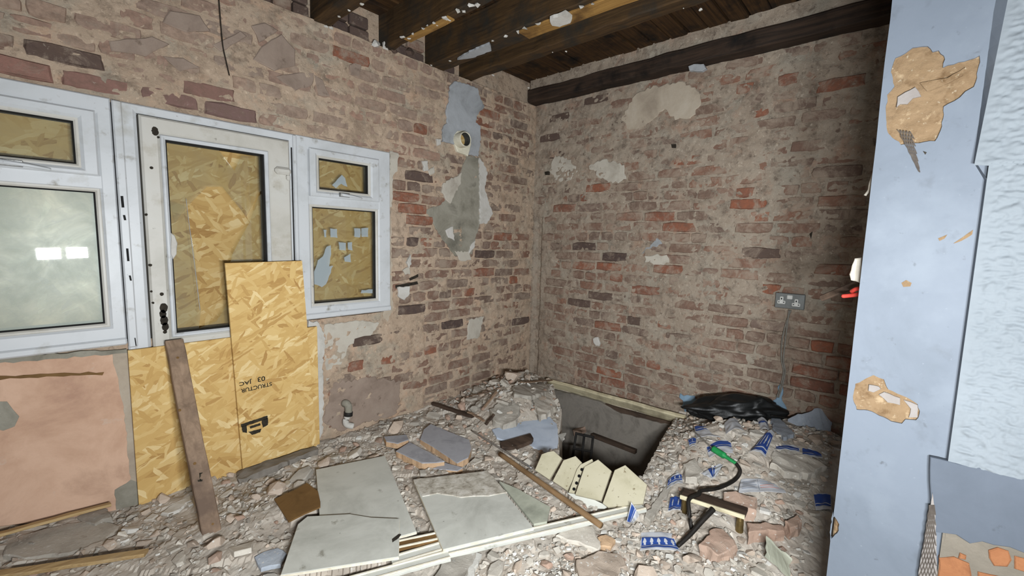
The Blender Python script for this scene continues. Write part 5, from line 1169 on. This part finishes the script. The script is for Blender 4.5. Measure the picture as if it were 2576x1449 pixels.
# ------------------------------------------------------------------ loose rubble: 300 individuals and the crushed rest
OCC = set(); THIN = set()
for ob in list(COL.objects):
    if ob.type != 'MESH' or ob.name.split('.')[0] in ('floor', 'brick') or ob.name.startswith(('wall_', 'ceiling')) or (ob.parent and ob.parent.name.startswith(('wall_', 'ceiling', 'door', 'window'))): continue
    thin = ob.name.startswith(('lath_splinter', 'long_batten', 'metal_tube', 'pale_blue', 'wood_offcut', 'broom'))
    vv = ob.data.vertices
    for v in vv:
        if -0.2 < v.co.z < 0.5:
            OCC.add((int(math.floor(v.co.x / .02)), int(math.floor(v.co.y / .02))))
    for f in ob.data.polygons:                      # inside of wide faces
        if len(f.vertices) > 4 and abs(f.normal.z) > .5 and -0.2 < f.center.z < .5:
            for vi in f.vertices:
                k_ = int((vv[vi].co - f.center).length / .012)
                for i_ in range(k_ + 1):
                    c_ = f.center.lerp(vv[vi].co, i_ / max(1, k_)); key = (int(math.floor(c_.x / .02)), int(math.floor(c_.y / .02))); OCC.add(key)
                    if thin: THIN.add(key)
    if len(vv) < 400:
        for e in ob.data.edges:
            p_, q_ = vv[e.vertices[0]].co, vv[e.vertices[1]].co; k_ = int((q_ - p_).length / .015)
            for i_ in range(k_ + 1):
                c_ = p_.lerp(q_, i_ / max(1, k_))
                if -0.2 < c_.z < 0.5:
                    OCC.add((int(math.floor(c_.x / .02)), int(math.floor(c_.y / .02))))
                    if thin: THIN.add((int(math.floor(c_.x / .02)), int(math.floor(c_.y / .02))))
def ok_spot(x, y, s, items=True):
    if True:
        k_ = int(s * .42 / .02); ix, iy = int(math.floor(x / .02)), int(math.floor(y / .02))
        for i in range(-k_, k_ + 1):
            for j in range(-k_, k_ + 1):
                if (ix + i, iy + j) in (OCC if items else THIN): return False
    if y > -0.02 - s * .5 or x > -0.03 - s * .5: return False
    if x > -1.62 and y < -2.35: return False
    if pit_d(x, y) > -s * .6: return False
    for poly, zt in FLATS:
        if in_poly(x, y, poly): return False
    return True
LANDMARKS = [('timber stud', -2.63, -.45), ('pink render', -3.15, -.15), ('curved-edge panel', -2.3, -1.0), ('large pale panel', -2.1, -.6), ('waste pipe', -1.8, -.1), ('slate slabs', -1.5, -.5), ('corner heap', -.5, -.3), ('pale blue board', -1.0, -.85), ('cream panels', -1.3, -1.45), ('upturned board', -1.25, -2.0), ('bin bag', -.3, -1.8), ('trim strip', -1.8, -1.6), ('text packet', -.85, -2.1), ('pier', -.7, -2.3), ('wooden broom handle', -1.45, -1.2), ('square grey panel', -1.8, -1.1)]
KINDS = [('plaster_shard', 'shard_grey', 'flat grey plaster shard', 'plaster', 'grey plaster shards', 0.44, True),
         ('plaster_lump', 'shard_pink', 'dusty pinkish plaster lump', 'plaster', 'pinkish plaster lumps', 0.30, False),
         ('plaster_flake', 'shard_white', 'white plaster flake', 'plaster', 'white plaster flakes', 0.16, True),
         ('brick_fragment', 'shard_brick', 'dusty red brick fragment', 'brick', 'brick fragments', 0.08, False)]
LIB = {}
for nm, mt, lab, cat, grp, w_, flat in KINDS:
    LIB[nm] = []
    for i in range(14):
        r = random.Random(len(nm) * 31 + i)
        bm = plate_bm(r, 1.0, r.uniform(.14, .30)) if flat else hull_bm(r, 1.0, r.uniform(.6, .9), r.uniform(.4, .6), 14)
        bmesh.ops.recalc_face_normals(bm, faces=bm.faces)
        me = bpy.data.meshes.new(nm); bm.to_mesh(me); bm.free(); me.materials.append(MAT[mt]); LIB[nm].append(me)
r = random.Random(5); count = 0; tries = 0
placed = []
while count < 630 and tries < 60000:
    tries += 1
    heap = r.random() < .22
    if heap: x, y = r.gauss(-.72, .20), r.gauss(-.42, .20)
    elif r.random() < .42: x, y = r.uniform(-1.95, -.15), r.uniform(-2.36, -1.55)
    elif r.random() < .40: x, y = r.uniform(-3.3, -0.05), r.uniform(-1.9, -0.03)
    elif r.random() < .66: x, y = r.uniform(-1.7, -0.05), r.uniform(-2.34, -1.2)
    else: x, y = r.uniform(-1.3, -0.05), r.uniform(-0.8, -0.03)
    u_ = r.random(); acc = 0
    for K in KINDS:
        acc += K[5]
        if u_ < acc: break
    s = (0.042 + 0.11 * r.random() ** 1.6) * (0.55 if K[0] in ('plaster_flake', 'brick_fragment') else 1.0) * (1.15 if heap else 1.0)
    if not ok_spot(x, y, s, not heap): continue
    pr = project(Vector((x, y, 0)))
    if pr is None or not (-30 < pr[0] < 2120 and 880 < pr[1] < 1500): continue
    if any((x - a) ** 2 + (y - b) ** 2 < ((s + c) * (.40 if heap else .46)) ** 2 for a, b, c in placed): continue
    placed.append((x, y, s))
    o = bpy.data.objects.new(K[0], r.choice(LIB[K[0]])); COL.objects.link(o)
    zz_ = sorted([TZ(x, y)] + [TZ(x + a * s * .33, y + b * s * .33) for a, b in ((1, 0), (-1, 0), (0, 1), (0, -1))]); zt_ = (zz_[-1] + zz_[-2] + zz_[2]) / 3
    o.location = (x, y, zt_ + s * (.07 if K[6] else .14) + (r.uniform(0, .03) if heap else 0)); o.scale = (s, s, s)
    o.rotation_euler = (r.gauss(0, .4 if heap else .22), r.gauss(0, .4 if heap else .22), r.uniform(0, 6.28)); 
    lm = min(LANDMARKS, key=lambda t_: (x - t_[1]) ** 2 + (y - t_[2]) ** 2)[0]; sz = 'palm-sized' if s > .08 else ('thumb-sized' if s > .045 else 'tiny')
    tag(o, f'{sz} {K[2]} near the {lm}', K[3], f'{K[4]} near the {lm}'); count += 1
def reg(r):
    if r.random() < .6: return r.uniform(-3.3, -.03), r.uniform(-2.0, -.02)
    return r.uniform(-1.75, -.03), r.uniform(-2.34, -1.2)
bm = bmesh.new(); r = random.Random(1)
CELL = {}
for t3 in placed:
    for i in (-1, 0, 1):
        for j in (-1, 0, 1): CELL.setdefault((int(t3[0] // .1) + i, int(t3[1] // .1) + j), []).append(t3)
for mi, (n, smin, smax) in enumerate(((4600, .010, .045), (1700, .010, .040), (3200, .006, .024))):
    k_ = t_ = 0
    while k_ < n and t_ < n * 6:
        t_ += 1; x, y = reg(r) if mi < 2 or r.random() < .7 else (r.gauss(-1.9, .16), r.gauss(-1.72, .14)); s = smin + (smax - smin) * r.random() ** 2
        if not ok_spot(x, y, s): continue
        if any((x - a) ** 2 + (y - b) ** 2 < (c * .40 + s * .3) ** 2 for a, b, c in CELL.get((int(x // .1), int(y // .1)), ())): continue
        f0 = len(bm.faces)
        hull_bm(r, s, s * r.uniform(.5, 1), s * r.uniform(.3, .7), 8, bm, Matrix.Translation((x, y, TZ(x, y) + s * .22)) @ Matrix.Rotation(r.uniform(0, 6.28), 4, 'Z') @ Matrix.Rotation(r.gauss(0, .3), 4, 'X')); k_ += 1
        bm.faces.ensure_lookup_table()
        for f in bm.faces[f0:]: f.material_index = mi
crushed = from_bm('crushed_rubble', bm, 'shard_grey'); crushed.data.materials.append(MAT['shard_pink']); crushed.data.materials.append(MAT['shard_white'])
tag(crushed, 'fine crushed plaster rubble and white crumbs covering the floor', 'rubble', kind='stuff')

# ------------------------------------------------------------------ twin work light beside the camera (seen mirrored in the left pane)
LAMP = CAM + _r0 * 0.27 - _f0 * 0.03 + Vector((0, 0, -0.20))
wl = empty('work_light', Vector((LAMP.x, LAMP.y, TZ(LAMP.x, LAMP.y))), 'twin-head led work light on a tripod, mirrored in the grimy left pane', 'work light')
fw = (_f0 + Vector((0, 0, 0.03))).normalized(); rt = _r0
def obox(name, c, ex, ey, ez, hx, hy, hz, mat, parent):
    bm = box_bm((-hx, -hy, -hz), (hx, hy, hz), 0.004); mw = Matrix((ex, ey, ez)).transposed().to_4x4(); mw.translation = c
    bmesh.ops.transform(bm, matrix=mw, verts=bm.verts); return from_bm(name, bm, mat, parent)
upv = rt.cross(fw).normalized()
MAT['led'] = emit_mat('led_panel', LAMP_STRENGTH)
for k_ in (-1, 1):
    c = LAMP + rt * 0.130 * k_
    hs = obox('head', c - fw * .022, rt, fw, upv, .112, .02, .055, 'lamp_body', wl)
    q = [c + rt * a * .100 + upv * b * .045 + fw * 0.002 for a, b in ((-1, -1), (1, -1), (1, 1), (-1, 1))]
    bm = bmesh.new(); bm.faces.new([bm.verts.new(p) for p in q]); me = bpy.data.meshes.new('led_panel'); bm.to_mesh(me); bm.free(); link('led_panel', me, 'led', hs)
obox('crossbar', LAMP - fw * .055, rt, fw, upv, .20, .012, .012, 'lamp_body', wl)
foot = Vector((LAMP.x, LAMP.y, TZ(LAMP.x, LAMP.y))) - fw * .055
tube('pole', [Vector((foot.x, foot.y, .10)), Vector((foot.x, foot.y, LAMP.z - .01))], .012, 'lamp_body', wl, 8, 1)
for k_ in range(3):
    a = k_ * 2.094 + 3.6; e_ = Vector((foot.x + math.cos(a) * .3, foot.y + math.sin(a) * .3, 0)); e_.z = TZ(e_.x, e_.y) + .006
    tube('leg', [Vector((foot.x, foot.y, .45)), e_], .009, 'lamp_body', wl, 8, 1)
